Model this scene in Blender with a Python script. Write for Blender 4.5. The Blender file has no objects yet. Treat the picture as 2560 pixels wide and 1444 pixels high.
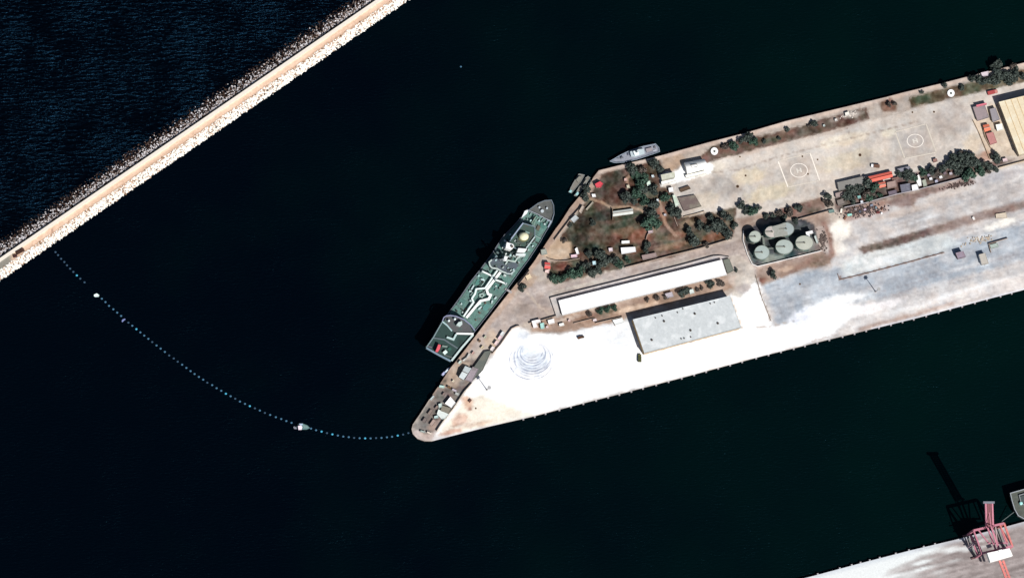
import bpy, bmesh, math, random
import numpy as np
from mathutils import Vector, Matrix
from mathutils.geometry import delaunay_2d_cdt, tessellate_polygon
random.seed(7); np.random.seed(7)
S = 0.35                       # metres per photo pixel on the ground
VX, VY = 0.14, 0.14            # off-nadir view: a point 1 m up shifts this far (m)
SX, SY = -0.49, 0.69           # shadow of a point 1 m up
D = 12000.0
GAIN = 1.45
scene = bpy.context.scene
COL = scene.collection
# ------------------------------------------------------------- camera
cdir = Vector((-VX, -VY, 1)).normalized()
cam_loc = cdir * D
fwd = -cdir
right = fwd.cross(Vector((0, 1, 0))).normalized()
upv = right.cross(fwd).normalized()
camd = bpy.data.cameras.new('camera'); cam = bpy.data.objects.new('camera', camd); COL.objects.link(cam)
M = Matrix((right, upv, -fwd)).transposed().to_4x4(); M.translation = cam_loc
cam.matrix_world = M
camd.sensor_width = 36; camd.lens = 36 * D / (2560 * S)
camd.clip_start = 100; camd.clip_end = 60000
scene.camera = cam
# ------------------------------------------------------------- light
el = math.atan2(1, math.hypot(SX, SY)); az = math.atan2(-SX, -SY)
w = bpy.data.worlds.new('World'); scene.world = w; w.use_nodes = True
nt = w.node_tree; bg = nt.nodes['Background']
sky = nt.nodes.new('ShaderNodeTexSky'); sky.sky_type = 'NISHITA'; sky.sun_disc = False
sky.sun_elevation = el; sky.sun_rotation = az
nt.links.new(sky.outputs[0], bg.inputs[0]); bg.inputs[1].default_value = 0.05
sund = bpy.data.lights.new('sun', 'SUN'); sun = bpy.data.objects.new('sun', sund); COL.objects.link(sun)
sund.energy = 5.0; sund.angle = math.radians(0.5); sund.color = (1.0, 0.965, 0.92)
sun.rotation_euler = Vector((-SX, -SY, 1)).to_track_quat('Z', 'Y').to_euler()
scene.view_settings.view_transform = 'Standard'; scene.view_settings.look = 'None'
scene.view_settings.exposure = 0.08; scene.view_settings.gamma = 1
# ------------------------------------------------------------- mapping
def W(px, py, z=0.0):
    "photo pixel -> world point on the level z"
    d = (fwd * D + right * ((px - 1280) * S) + upv * ((722 - py) * S))
    t = (z - cam_loc.z) / d.z
    return cam_loc + d * t
def lin(c):
    c = c / 255.0
    return c / 12.92 if c <= 0.04045 else ((c + 0.055) / 1.055) ** 2.4
def A(r, g, b):
    return tuple(min(0.86, lin(c) / GAIN) for c in (r, g, b))
# ------------------------------------------------------------- materials
MATS = {}
def mat(name, rgb, rough=0.8, var=0.18, scale=0.6, metal=0.0, spec=0.3, attr=False, stain=None):
    if name in MATS: return MATS[name]
    m = bpy.data.materials.new(name); m.use_nodes = True; MATS[name] = m
    N = m.node_tree.nodes; L = m.node_tree.links; b = N['Principled BSDF']
    b.inputs['Roughness'].default_value = rough; b.inputs['Metallic'].default_value = metal
    b.inputs['Specular IOR Level'].default_value = spec
    tc = N.new('ShaderNodeTexCoord')
    n1 = N.new('ShaderNodeTexNoise'); n1.inputs['Scale'].default_value = scale; n1.inputs['Detail'].default_value = 6
    n1.inputs['Roughness'].default_value = 0.7
    L.new(tc.outputs['Object'], n1.inputs['Vector'])
    mr = N.new('ShaderNodeMapRange'); mr.inputs[1].default_value = 0.25; mr.inputs[2].default_value = 0.75
    mr.inputs[3].default_value = 1 - var; mr.inputs[4].default_value = 1 + var
    L.new(n1.outputs[0], mr.inputs[0])
    vm = N.new('ShaderNodeVectorMath'); vm.operation = 'SCALE'
    if attr:
        at = N.new('ShaderNodeVertexColor'); at.layer_name = 'Col'; L.new(at.outputs[0], vm.inputs[0])
    else:
        vm.inputs[0].default_value = rgb
    L.new(mr.outputs[0], vm.inputs['Scale'])
    out = vm.outputs[0]
    if stain:
        n2 = N.new('ShaderNodeTexNoise'); n2.inputs['Scale'].default_value = 0.16; n2.inputs['Detail'].default_value = 5
        L.new(tc.outputs['Object'], n2.inputs['Vector'])
        m2 = N.new('ShaderNodeMapRange'); m2.inputs[1].default_value = 0.5; m2.inputs[2].default_value = 0.68
        m2.inputs[4].default_value = 0.75; L.new(n2.outputs[0], m2.inputs[0])
        mx = N.new('ShaderNodeMix'); mx.data_type = 'RGBA'; L.new(m2.outputs[0], mx.inputs[0])
        L.new(out, mx.inputs[6]); mx.inputs[7].default_value = (*stain, 1); out = mx.outputs[2]
    L.new(out, b.inputs['Base Color'])
    return m
def cm(r, g, b, **k):
    "material whose sunlit colour reads as this sRGB"
    return mat('paint_%d_%d_%d' % (r, g, b) + ('_s' if 'stain' in k else ''), tuple(min(.86, q * (1.22 if min(r, g, b) > 225 else 1)) for q in A(r, g, b)), **k)
# ------------------------------------------------------------- object helpers
def link(name, me, m=None, parent=None, loc=None):
    o = bpy.data.objects.new(name, me); COL.objects.link(o)
    if m is not None: me.materials.append(m)
    if parent is not None: o.parent = parent
    if loc is not None: o.location = loc
    return o
def tag(o, label=None, cat=None, group=None, kind=None):
    if label: o['label'] = label
    if cat: o['category'] = cat
    if group: o['group'] = group
    if kind: o['kind'] = kind
    return o
def thing(name, label, cat, loc, group=None):
    o = bpy.data.objects.new(name, None); COL.objects.link(o); o.location = loc; o.empty_display_size = 1
    return tag(o, label, cat, group)
class MB:
    "collects world-space faces; build() makes one mesh relative to its parent"
    def __init__(s): s.v = []; s.f = []
    def poly(s, pts):
        i = len(s.v); s.v += [Vector(p) for p in pts]; s.f.append(tuple(range(i, i + len(pts)))); return s
    def prism(s, top, z0, taper=None):
        "top: world points (any z); vertical sides down to z0"
        top = [Vector(p) for p in top]
        ar = sum(top[i].x * top[(i + 1) % len(top)].y - top[(i + 1) % len(top)].x * top[i].y for i in range(len(top)))
        if ar < 0: top.reverse()
        c = sum(top, Vector()) / len(top); k = taper or 1.0
        bot = [Vector((c.x + (p.x - c.x) * k, c.y + (p.y - c.y) * k, z0)) for p in top]
        i = len(s.v); n = len(top); s.v += top + bot
        flat = [tuple(t) for t in tessellate_polygon([top])]
        for t in flat:
            a, b2, c2 = top[t[0]], top[t[1]], top[t[2]]
            cr = (b2.x - a.x) * (c2.y - a.y) - (b2.y - a.y) * (c2.x - a.x)
            t = t if cr > 0 else t[::-1]
            s.f.append(tuple(i + q for q in t)); s.f.append(tuple(i + n + q for q in t[::-1]))
        for k2 in range(n):
            s.f.append((i + k2, i + n + k2, i + n + (k2 + 1) % n, i + (k2 + 1) % n))
        return s
    def beam(s, a, b, w, h=None):
        a = Vector(a); b = Vector(b); h = h or w; d = (b - a).normalized()
        u = Vector((0, 0, 1)) if abs(d.z) < 0.95 else Vector((0, 1, 0))
        r = d.cross(u).normalized() * (w / 2); t = r.cross(d).normalized() * (h / 2)
        i = len(s.v)
        for p in (a, b): s.v += [p - r - t, p + r - t, p + r + t, p - r + t]
        s.f += [(i, i + 3, i + 2, i + 1), (i + 4, i + 5, i + 6, i + 7)]
        for k in range(4): s.f.append((i + k, i + (k + 1) % 4, i + 4 + (k + 1) % 4, i + 4 + k))
        return s
    def box(s, c, sx, sy, sz, rot=0):
        "box standing on c"
        cx, cy, cz = c; ca, sa = math.cos(rot), math.sin(rot)
        q = [(cx + x * ca - y * sa, cy + x * sa + y * ca, cz + sz) for x, y in
             ((-sx / 2, -sy / 2), (sx / 2, -sy / 2), (sx / 2, sy / 2), (-sx / 2, sy / 2))]
        return s.prism(q, cz)
    def cyl(s, c, rx, z0, z1, ry=None, n=24, cone=0.0, rtop=None):
        ry = ry or rx; k = 1 if rtop is None else rtop; i = len(s.v)
        for r_, z in ((1, z0), (k, z1)):
            s.v += [Vector((c[0] + rx * r_ * math.cos(6.28319 * a / n), c[1] + ry * r_ * math.sin(6.28319 * a / n), z)) for a in range(n)]
        s.v.append(Vector((c[0], c[1], z1 + cone)))
        for a in range(n):
            b = (a + 1) % n
            s.f.append((i + a, i + b, i + n + b, i + n + a)); s.f.append((i + n + a, i + n + b, i + 2 * n))
        s.f.append(tuple(i + n - 1 - a for a in range(n)))
        return s
    def dome(s, c, rx, ry, rz, n=20, m=8, full=False):
        i = len(s.v); lo = -m if full else 0
        rows = list(range(lo, m))
        for j in rows:
            t = j / m * math.pi / 2
            s.v += [Vector((c[0] + rx * math.cos(t) * math.cos(6.28319 * a / n), c[1] + ry * math.cos(t) * math.sin(6.28319 * a / n), c[2] + rz * math.sin(t))) for a in range(n)]
        s.v.append(Vector((c[0], c[1], c[2] + rz)))
        for j in range(len(rows) - 1):
            for a in range(n):
                b = (a + 1) % n; s.f.append((i + j * n + a, i + j * n + b, i + (j + 1) * n + b, i + (j + 1) * n + a))
        for a in range(n): s.f.append((i + (len(rows) - 1) * n + a, i + (len(rows) - 1) * n + (a + 1) % n, i + len(rows) * n))
        return s
    def rim(s, pts, wdt, z0, z1, close=True):
        "a wall of given width along a polyline (world xy)"
        P2 = [Vector((p[0], p[1])) for p in pts]; n = len(P2)
        if close:
            ar = sum(P2[i].x * P2[(i + 1) % n].y - P2[(i + 1) % n].x * P2[i].y for i in range(n))
            if ar < 0: P2.reverse()
        def off(i, d):
            a = P2[(i - 1) % n] if (close or i > 0) else None; b = P2[i]; c = P2[(i + 1) % n] if (close or i < n - 1) else None
            ns = []
            if a is not None and (b - a).length > 1e-6: e = (b - a).normalized(); ns.append(Vector((-e.y, e.x)))
            if c is not None and (c - b).length > 1e-6: e = (c - b).normalized(); ns.append(Vector((-e.y, e.x)))
            nn = sum(ns, Vector((0, 0))).normalized(); k = max(0.4, nn.dot(ns[0])); return b + nn * (d / k)
        o1 = [off(i, 0 if close else -wdt / 2) for i in range(n)]; o2 = [off(i, wdt if close else wdt / 2) for i in range(n)]
        i0 = len(s.v)
        for o_ in (o1, o2):
            for z in (z0, z1): s.v += [Vector((p.x, p.y, z)) for p in o_]
        m = n if close else n - 1
        for k in range(m):
            j = (k + 1) % n
            s.f += [(i0 + k, i0 + j, i0 + n + j, i0 + n + k), (i0 + 2 * n + j, i0 + 2 * n + k, i0 + 3 * n + k, i0 + 3 * n + j),
                    (i0 + n + k, i0 + n + j, i0 + 3 * n + j, i0 + 3 * n + k)]
        if not close:
            s.f += [(i0, i0 + n, i0 + 3 * n, i0 + 2 * n), (i0 + n - 1, i0 + 3 * n - 1, i0 + 4 * n - 1, i0 + 2 * n - 1)]
        return s
    def build(s, name, m, parent=None, smooth=False, bevel=0, offset=None):
        o = Vector((0, 0, 0))
        if parent is not None:
            q = parent
            while q is not None: o = o + Vector(q.location); q = q.parent
        elif offset is not None: o = Vector(offset)
        me = bpy.data.meshes.new(name); me.from_pydata([tuple(v - o) for v in s.v], [], s.f); me.update()
        if smooth:
            for p in me.polygons: p.use_smooth = True
        ob = link(name, me, m, parent, None if parent is not None else (o if offset is not None else None))
        return ob
def Wp(pts, z=0): return [W(x, y, z) for x, y in pts]
def cen(pts): return (sum(p[0] for p in pts) / len(pts), sum(p[1] for p in pts) / len(pts))
def rect(cx, cy, a, b, ang):
    "photo-space rectangle, long side a along ang (deg, up = positive)"
    t = math.radians(-ang); c, s_ = math.cos(t), math.sin(t)
    return [(cx + x * c - y * s_, cy + x * s_ + y * c) for x, y in ((-a / 2, -b / 2), (a / 2, -b / 2), (a / 2, b / 2), (-a / 2, b / 2))]
def shrink(pts, k):
    c = sum((Vector(p) for p in pts), Vector()) / len(pts)
    out = []
    for p in pts:
        d = Vector(p) - c; d.z = 0; L_ = d.length
        q = Vector(p) - d * (k / max(L_, 0.01)); out.append(q)
    return out
#GEOM
# ============================================================= outlines (photo pixels)
WEST = [(1497, 426), (1483, 444), (1473, 464), (1458, 480), (1445, 495), (1425, 519), (1411, 541), (1400, 558), (1389, 572), (1365, 608),
        (1335, 654), (1310, 687), (1289, 711), (1273, 731), (1249, 761), (1214, 806), (1190, 838), (1150, 890), (1125, 921), (1100, 959),
        (1075, 995), (1050, 1034), (1032, 1060), (1029, 1072), (1032, 1084), (1044, 1096), (1062, 1102), (1080, 1102)]
SOUTH = [(1125, 1090), (1224, 1065), (1334, 1040), (1428, 1015), (1546, 985), (1700, 945), (1900, 891), (2106, 840), (2287, 796), (2467, 748), (2560, 724), (2760, 673)]
NORTH = [(2760, 107), (2560, 157), (2468, 180), (2426, 190), (2353, 209), (2260, 231), (2215, 243), (2090, 273), (1965, 303), (1862, 333),
         (1775, 355), (1652, 389), (1570, 408)]
PIER = WEST + SOUTH + NORTH
QUAY2 = [(1830, 1489), (2034, 1438), (2161, 1404), (2274, 1375), (2388, 1348), (2512, 1316), (2560, 1303), (2760, 1252), (2760, 1700), (1830, 1700)]
# ============================================================= albedo painting of the ground
def vnoise(x, y, seed=0):
    xi = np.floor(x).astype(int); yi = np.floor(y).astype(int); fx = x - xi; fy = y - yi
    fx = fx * fx * (3 - 2 * fx); fy = fy * fy * (3 - 2 * fy)
    def h(a, b):
        n = (a * 374761393 + b * 668265263 + seed * 1442695) & 0x7fffffff
        n = ((n ^ (n >> 13)) * 1274126177) & 0x7fffffff
        return ((n ^ (n >> 16)) & 0xffff) / 65535.0
    return (h(xi, yi) * (1 - fx) + h(xi + 1, yi) * fx) * (1 - fy) + (h(xi, yi + 1) * (1 - fx) + h(xi + 1, yi + 1) * fx) * fy
def fbm(x, y, sc, seed, octv=4):
    v = 0; a = 0.5; t = 0
    for k in range(octv): v = v + a * vnoise(x / sc, y / sc, seed + k * 17); t += a; a *= 0.55; sc /= 2.1
    return v / t
def pdist(x, y, pts, close=True):
    d = np.full(x.shape, 1e9); n = len(pts); ins = np.zeros(x.shape, bool)
    for i in range(n if close else n - 1):
        x1, y1 = pts[i]; x2, y2 = pts[(i + 1) % n]; dx, dy = x2 - x1, y2 - y1
        t = np.clip(((x - x1) * dx + (y - y1) * dy) / (dx * dx + dy * dy + 1e-9), 0, 1)
        d = np.minimum(d, np.hypot(x - x1 - t * dx, y - y1 - t * dy))
        if close:
            c = ((y1 > y) != (y2 > y)) & (x < (x2 - x1) * (y - y1) / (y2 - y1 + 1e-12) + x1); ins ^= c
    return np.where(ins, d, -d) if close else d
LAY = []
def lp(col, pts, fe=3, k=1.0, wob=4): LAY.append(('p', col, pts, fe, k, wob))
def ls(col, pts, wd=2, fe=1.2, k=1.0, wob=0.6): LAY.append(('s', col, pts, wd, fe, k, wob))
def le(col, cx, cy, rx, ry, k=1.0, ang=13, sp=0.5): LAY.append(('e', col, cx, cy, rx, ry, k, ang, sp))
# north yard, compound, apron
lp((222, 211, 200), [(1680, 480), (1700, 440), (1760, 405), (2180, 300), (2440, 232), (2800, 150), (2800, 330), (2480, 405), (2300, 440), (2060, 500), (1850, 545), (1700, 545)], 3)
for a in ((1800, 470, 50, 30, (178, 168, 160)), (1930, 480, 60, 20, (225, 210, 180)), (1870, 440, 40, 18, (226, 208, 178)), (2130, 400, 80, 22, (222, 206, 180)),
          (2380, 300, 50, 40, (186, 174, 166)), (2290, 355, 40, 26, (192, 180, 172)), (1995, 425, 35, 25, (198, 184, 172)), (2110, 350, 60, 14, (228, 212, 188)),
          (1780, 420, 40, 14, (232, 222, 205)), (2200, 400, 40, 25, (196, 184, 172)), (1760, 500, 40, 20, (215, 200, 180)), (2060, 330, 90, 10, (198, 180, 166)),
          (1900, 370, 80, 9, (214, 192, 176)), (2430, 360, 22, 26, (226, 206, 180)), (2220, 330, 20, 12, (236, 224, 200))):
    le(tuple(min(245, q + 9) for q in a[4]), a[0], a[1], a[2], a[3], 0.8)
LAWN = [(1503, 433), (1570, 417), (1650, 398), (1662, 425), (1650, 440), (1652, 468), (1678, 470), (1682, 500), (1706, 540), (1740, 540), (1770, 532), (1840, 520),
        (1832, 592), (1748, 618), (1640, 646), (1560, 668), (1470, 690), (1385, 710), (1372, 690), (1372, 655), (1425, 648), (1432, 610), (1398, 590), (1412, 575), (1452, 520), (1480, 478)]
lp((98, 86, 74), LAWN, 3, 1, 6)
for a in ((1540, 450, 26, 22, (84, 84, 70)), (1505, 540, 34, 14, (72, 78, 68)), (1450, 600, 22, 20, (78, 76, 66)), (1560, 560, 40, 8, (80, 84, 68)), (1600, 590, 36, 18, (156, 108, 90)),
          (1690, 590, 30, 10, (150, 112, 92)), (1680, 615, 40, 9, (168, 136, 112)), (1555, 582, 30, 12, (140, 108, 88)), (1552, 480, 28, 22, (92, 70, 60)), (1520, 495, 18, 24, (104, 92, 80)), (1420, 620, 14, 26, (96, 84, 66)), (1575, 540, 40, 6, (78, 84, 66)), (1460, 560, 16, 20, (84, 80, 70)), (1530, 600, 22, 14, (120, 88, 76)), (1600, 560, 14, 12, (92, 88, 70)),
          (1475, 620, 26, 10, (66, 66, 60)), (1410, 665, 24, 9, (150, 112, 98)), (1500, 470, 12, 26, (108, 92, 84)), (1655, 525, 12, 22, (166, 124, 104)), (1640, 580, 14, 20, (128, 112, 96)),
          (1585, 625, 20, 8, (150, 116, 96)), (1715, 560, 18, 8, (176, 152, 128)), (1790, 590, 36, 10, (166, 118, 96)), (1665, 640, 44, 6, (96, 78, 70))):
    le(tuple(q * (.8 if max(a[4]) < 100 else .9) for q in a[4]), a[0], a[1], a[2], a[3], 0.85)
ls((176, 148, 124), [(1476, 497), (1505, 506), (1528, 519), (1570, 516), (1600, 524), (1628, 540)], 3.2)
ls((178, 146, 126), [(1648, 500), (1655, 530), (1664, 560), (1690, 590)], 4)
ls((168, 140, 120), [(1600, 420), (1568, 445), (1568, 470)], 3)
lp((212, 184, 156), [(1390, 597), (1412, 592), (1428, 606), (1430, 640), (1405, 648), (1372, 648), (1354, 640), (1365, 620)], 3)
# strip between the wall and the west quay
lp((196, 168, 150), [(1497, 426), (1504, 440), (1450, 520), (1405, 578), (1340, 665), (1300, 715), (1260, 775), (1200, 850), (1150, 912), (1110, 960), (1080, 990), (1060, 960), (1180, 835), (1360, 600), (1480, 440)], 3)
lp((192, 176, 168), [(1262, 770), (1330, 700), (1390, 715), (1560, 672), (1840, 600), (1870, 600), (1890, 660), (1900, 690), (1850, 690), (1820, 640), (1790, 640), (1372, 745), (1392, 790), (1330, 800), (1300, 812), (1250, 830), (1210, 860), (1180, 880), (1150, 905)], 3)
for a in ((1330, 760, 40, 20, (178, 162, 155)), (1230, 850, 16, 26, (214, 184, 156)), (1300, 775, 30, 18, (186, 170, 160)), (1600, 690, 120, 6, (178, 166, 160)), (1700, 655, 60, 5, (204, 192, 180)),
          (1390, 735, 20, 12, (196, 186, 178)), (1460, 712, 60, 4, (214, 204, 190))):
    le(a[4], a[0], a[1], a[2], a[3], 0.8)
ls((214, 196, 180), [(1316, 728), (1348, 765), (1384, 792)], 2.5)
lp((190, 164, 142), [(1296, 705), (1320, 680), (1345, 690), (1330, 715), (1305, 728)], 3, 0.8)
# grey west point
lp((140, 132, 126), [(1150, 905), (1195, 895), (1205, 930), (1178, 960), (1150, 1000), (1120, 1045), (1090, 1078), (1060, 1090), (1030, 1072), (1100, 960)], 3)
lp((196, 172, 152), [(1142, 902), (1178, 905), (1140, 970), (1105, 968)], 4, 0.9)
lp((182, 156, 144), [(1085, 1052), (1105, 1042), (1088, 1078), (1066, 1070)], 3, 0.8)
lp((214, 194, 184), [(1034, 1070), (1060, 1084), (1088, 1080), (1100, 1090), (1075, 1101), (1050, 1098), (1034, 1088)], 2, 1)
# apron
APRON = [(1298, 816), (1279, 823), (1269, 835), (1229, 886), (1174, 962), (1090, 1079), (1078, 1100), (1125, 1089), (1334, 1039), (1546, 984), (1900, 890), (2106, 840), (2287, 796), (2560, 724), (2800, 660),
         (2800, 460), (2560, 520), (2320, 590), (2150, 632), (2070, 650), (1900, 690), (1840, 690), (1815, 730), (1580, 790), (1480, 810), (1400, 826), (1330, 826)]
lp((218, 213, 211), [(2070, 560), (2200, 520), (2400, 450), (2800, 340), (2800, 680), (2560, 724), (2106, 840), (1900, 891), (1850, 700), (2050, 650)], 4)
lp((255, 255, 255), APRON[:9] + [(1700, 945), (2000, 866), (2070, 845), (2130, 790), (2160, 765), (2060, 760), (1990, 790), (1935, 815), (1915, 770), (1898, 690), (1870, 700), (1826, 738), (1580, 800), (1480, 815), (1400, 832), (1330, 832)], 7, 1, 5)
lp((232, 238, 244), [(1400, 828), (1480, 812), (1575, 795), (1600, 850), (1560, 870), (1440, 840)], 8, 0.55)
lp((188, 196, 206), [(1905, 700), (2080, 670), (2560, 560), (2800, 500), (2800, 600), (2560, 650), (2200, 745), (2050, 765), (1990, 790), (1945, 812), (1920, 750)], 8, 1, 8)
lp((222, 228, 228), [(2100, 655), (2150, 635), (2360, 580), (2400, 610), (2360, 628), (2110, 692)], 8, 0.9, 6)
le((252, 254, 255), 2090, 755, 90, 16, 0.9, 15); le((240, 244, 255), 2020, 790, 50, 20, 1, 15); le((255, 250, 250), 2180, 770, 90, 12, 0.8, 15)
lp((240, 232, 228), [(2140, 800), (2560, 680), (2800, 620), (2800, 670), (2560, 722), (2200, 816), (2110, 836)], 7, 0.85, 5)
ls((190, 160, 146), [(2150, 822), (2300, 783), (2380, 758)], 4, 4, 0.8, 5); ls((236, 240, 250), [(2180, 822), (2350, 779), (2560, 724)], 2.5, 2)
ls((188, 162, 150), [(2030, 852), (2080, 838), (2100, 833)], 1.5, 1.5, 0.6)
lp((255, 244, 224), [(1098, 1080), (1150, 1010), (1200, 985), (1330, 1036), (1250, 1058), (1125, 1088)], 8, 0.9, 6)
for a in ((1150, 1050, 22, 14, (232, 190, 166)), (1170, 1005, 14, 16, (236, 196, 170)), (1190, 1060, 40, 6, (238, 208, 184)), (1130, 1078, 26, 6, (226, 178, 156)), (1175, 1022, 6, 5, (190, 140, 122))):
    le(a[4], a[0], a[1], a[2], a[3], 0.9)
ls((232, 232, 240), [(1085, 1100), (1160, 1081), (1250, 1060)], 2, 1.5)
# old dark road, brown field, east yard
lp((205, 186, 176), [(1895, 560), (2060, 520), (2080, 560), (2095, 640), (2060, 650), (1890, 690)], 4, 0.9)
lp((172, 146, 132), [(1893, 690), (1896, 668), (2056, 630), (2075, 640), (2078, 662), (2020, 672), (1960, 692), (1905, 712)], 4, 1, 5)
le((140, 104, 92), 2030, 650, 18, 10, 0.8); le((228, 196, 172), 1965, 672, 22, 6, 0.9); le((120, 90, 80), 1905, 700, 12, 8, 0.7)
lp((116, 100, 94), [(2142, 618), (2200, 604), (2320, 570), (2330, 588), (2245, 614), (2158, 634), (2150, 626)], 3, 1, 2)
lp((156, 134, 126), [(2318, 570), (2440, 532), (2560, 500), (2800, 440), (2800, 462), (2560, 520), (2440, 556), (2325, 592)], 5, 0.9, 3)
le((255, 248, 236), 2105, 575, 26, 26, 0.95, 60); le((250, 240, 228), 2095, 620, 16, 26, 0.9, 90); le((255, 250, 240), 2500, 560, 40, 10, 0.9, 18); le((240, 226, 214), 2380, 480, 60, 8, 0.6, 15)
lp((208, 201, 198), [(2130, 560), (2300, 510), (2560, 440), (2560, 490), (2320, 560), (2150, 608), (2120, 600)], 8, 0.8, 5)
le((214, 196, 184), 2260, 530, 80, 8, 0.7, 14); le((196, 192, 196), 2500, 440, 70, 10, 0.6, 14)
lp((150, 122, 114), [(2200, 505), (2300, 478), (2420, 446), (2440, 455), (2350, 478), (2290, 500), (2285, 516), (2250, 520)], 4, 0.8, 5)
lp((196, 150, 134), [(2110, 525), (2210, 500), (2220, 528), (2110, 556)], 5, 0.6, 5)
lp((124, 98, 88), [(1950, 522), (2056, 492), (2066, 518), (2050, 530), (1990, 545), (1930, 545)], 4, 0.9, 4)
lp((176, 150, 134), [(1840, 545), (1930, 530), (1990, 545), (2070, 525), (2075, 560), (1860, 600)], 4, 0.8, 4)
ls((150, 112, 100), [(2060, 560), (2076, 590), (2080, 640)], 6, 4, 0.8, 4)
# greenish tank yard floor, the shade between the tanks painted into its dark grey
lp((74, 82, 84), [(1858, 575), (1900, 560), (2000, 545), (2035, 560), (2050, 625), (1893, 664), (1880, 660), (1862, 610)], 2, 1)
lp((190, 178, 170), [(2016, 590), (2045, 600), (2050, 622), (2020, 630)], 3, 0.7)
lp((160, 168, 158), [(1915, 630), (1960, 640), (1950, 648), (1905, 660)], 3, 0.8)
# white apron in front of the arched hall
lp((255, 255, 252), [(1650, 436), (1696, 424), (1706, 406), (1764, 400), (1784, 416), (1776, 432), (1744, 444), (1700, 456), (1690, 460), (1652, 466)], 2.5, 1)
lp((198, 168, 142), [(1652, 392), (1700, 380), (1715, 400), (1700, 415), (1680, 430), (1660, 425)], 3, 0.8)
# north verge strips and quay road
ls((226, 202, 186), [(1500, 430), (1570, 413), (1652, 394), (1775, 360), (1862, 338), (1965, 308), (2090, 278), (2215, 248), (2353, 214), (2468, 184), (2760, 111)], 4.5, 2)
V1 = [(1752, 392), (1782, 365), (1840, 352), (1900, 340), (1967, 325), (2030, 306), (2166, 268), (2175, 298), (2040, 336), (1900, 371), (1800, 398), (1762, 408)]
V2 = [(2272, 243), (2353, 224), (2420, 207), (2560, 172), (2760, 120), (2760, 160), (2560, 205), (2447, 231), (2364, 250), (2280, 269)]
lp((112, 92, 82), V1, 1.5, 1, 2); lp((108, 98, 80), V2, 1.5, 1, 2)
lp((128, 100, 86), [(2198, 254), (2228, 247), (2246, 262), (2240, 276), (2206, 280)], 2, 0.9, 3)
le((196, 186, 176), 2130, 286, 26, 9, 0.9); le((170, 154, 142), 2085, 300, 14, 6, 0.8); le((86, 88, 72), 1920, 352, 50, 6, 0.6, 14)
le((76, 84, 70), 2300, 250, 24, 8, 0.7, 12)
lp((226, 204, 178), [(2432, 300), (2470, 398), (2545, 388), (2497, 262), (2478, 262)], 2, 0.8)
le((222, 160, 138), 2462, 392, 12, 14, 0.8, 100); le((224, 168, 150), 2440, 400, 18, 8, 0.7)
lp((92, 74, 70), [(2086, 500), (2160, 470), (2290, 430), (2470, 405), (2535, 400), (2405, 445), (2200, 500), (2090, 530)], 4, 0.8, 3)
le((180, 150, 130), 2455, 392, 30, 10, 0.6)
# ground between the two warehouses
lp((178, 150, 132), [(1392, 790), (1406, 790), (1817, 688), (1850, 690), (1840, 715), (1812, 726), (1575, 785), (1560, 800), (1400, 832), (1330, 828), (1326, 806)], 2, 1, 3)
le((238, 206, 178), 1590, 768, 60, 7, 0.9, 14); le((228, 206, 190), 1840, 700, 16, 12, 0.8); le((120, 104, 88), 1500, 785, 50, 6, 0.7, 13); le((236, 222, 210), 1420, 796, 40, 5, 0.6, 14)
lp((204, 198, 194), [(1374, 745), (1396, 750), (1406, 790), (1390, 792)], 1.5, 1); lp((206, 200, 202), [(1374, 745), (1790, 640), (1820, 642), (1805, 650), (1396, 751)], 1.5, 1)
lp((226, 214, 200), [(1822, 640), (1850, 636), (1880, 660), (1890, 700), (1850, 745), (1830, 740), (1840, 690)], 3, 0.8)
le((196, 186, 184), 1856, 722, 18, 10, 0.8)
for a in ((2250, 775, 90, 6), (2380, 735, 80, 5), (2480, 705, 70, 6), (2300, 720, 60, 5), (2440, 660, 60, 7), (2230, 640, 50, 7), (2320, 545, 60, 5), (2460, 590, 50, 8), (2200, 660, 60, 8), (2340, 640, 40, 5)):
    le((246, 246, 246), a[0], a[1], a[2], a[3], 0.65, 15, 0.9)
for a in ((2260, 735, 70, 5), (2420, 700, 60, 4), (2350, 760, 60, 3), (2300, 690, 50, 6), (2180, 720, 30, 8), (2520, 640, 40, 10), (2420, 500, 60, 4), (2250, 550, 50, 4)):
    le((178, 178, 184), a[0], a[1], a[2], a[3], 0.55, 15, 0.9)
# marks: joints, ring tracks
for l, c, k in (([(1780, 431), (1850, 424), (1945, 392), (2100, 352), (2240, 318), (2300, 302)], (160, 138, 124), 0.7), ([(2118, 320), (2126, 345)], (140, 116, 106), 0.7), ([(1851, 474), (1864, 505)], (150, 126, 116), 0.7),
                ([(1889, 690), (1905, 745), (1927, 800)], (120, 96, 84), 1), ([(1990, 800), (1930, 815), (1890, 818)], (180, 140, 110), 0.4), ([(2100, 690), (2098, 699), (2158, 684), (2361, 630)], (128, 100, 88), 1),
                ([(1826, 740), (1853, 818), (1735, 850), (1612, 884)], (176, 140, 100), 0.8), ([(2200, 745), (2560, 655)], (176, 164, 166), 0.5), ([(2180, 735), (2560, 630)], (176, 168, 172), 0.5)):
    ls(c, l, 0.9, 1.2, k, 0.3)
le((232, 240, 250), 1330, 900, 46, 40, 0.9, 0, 0.6); le((226, 234, 244), 1306, 836, 16, 14, 0.8)
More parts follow.
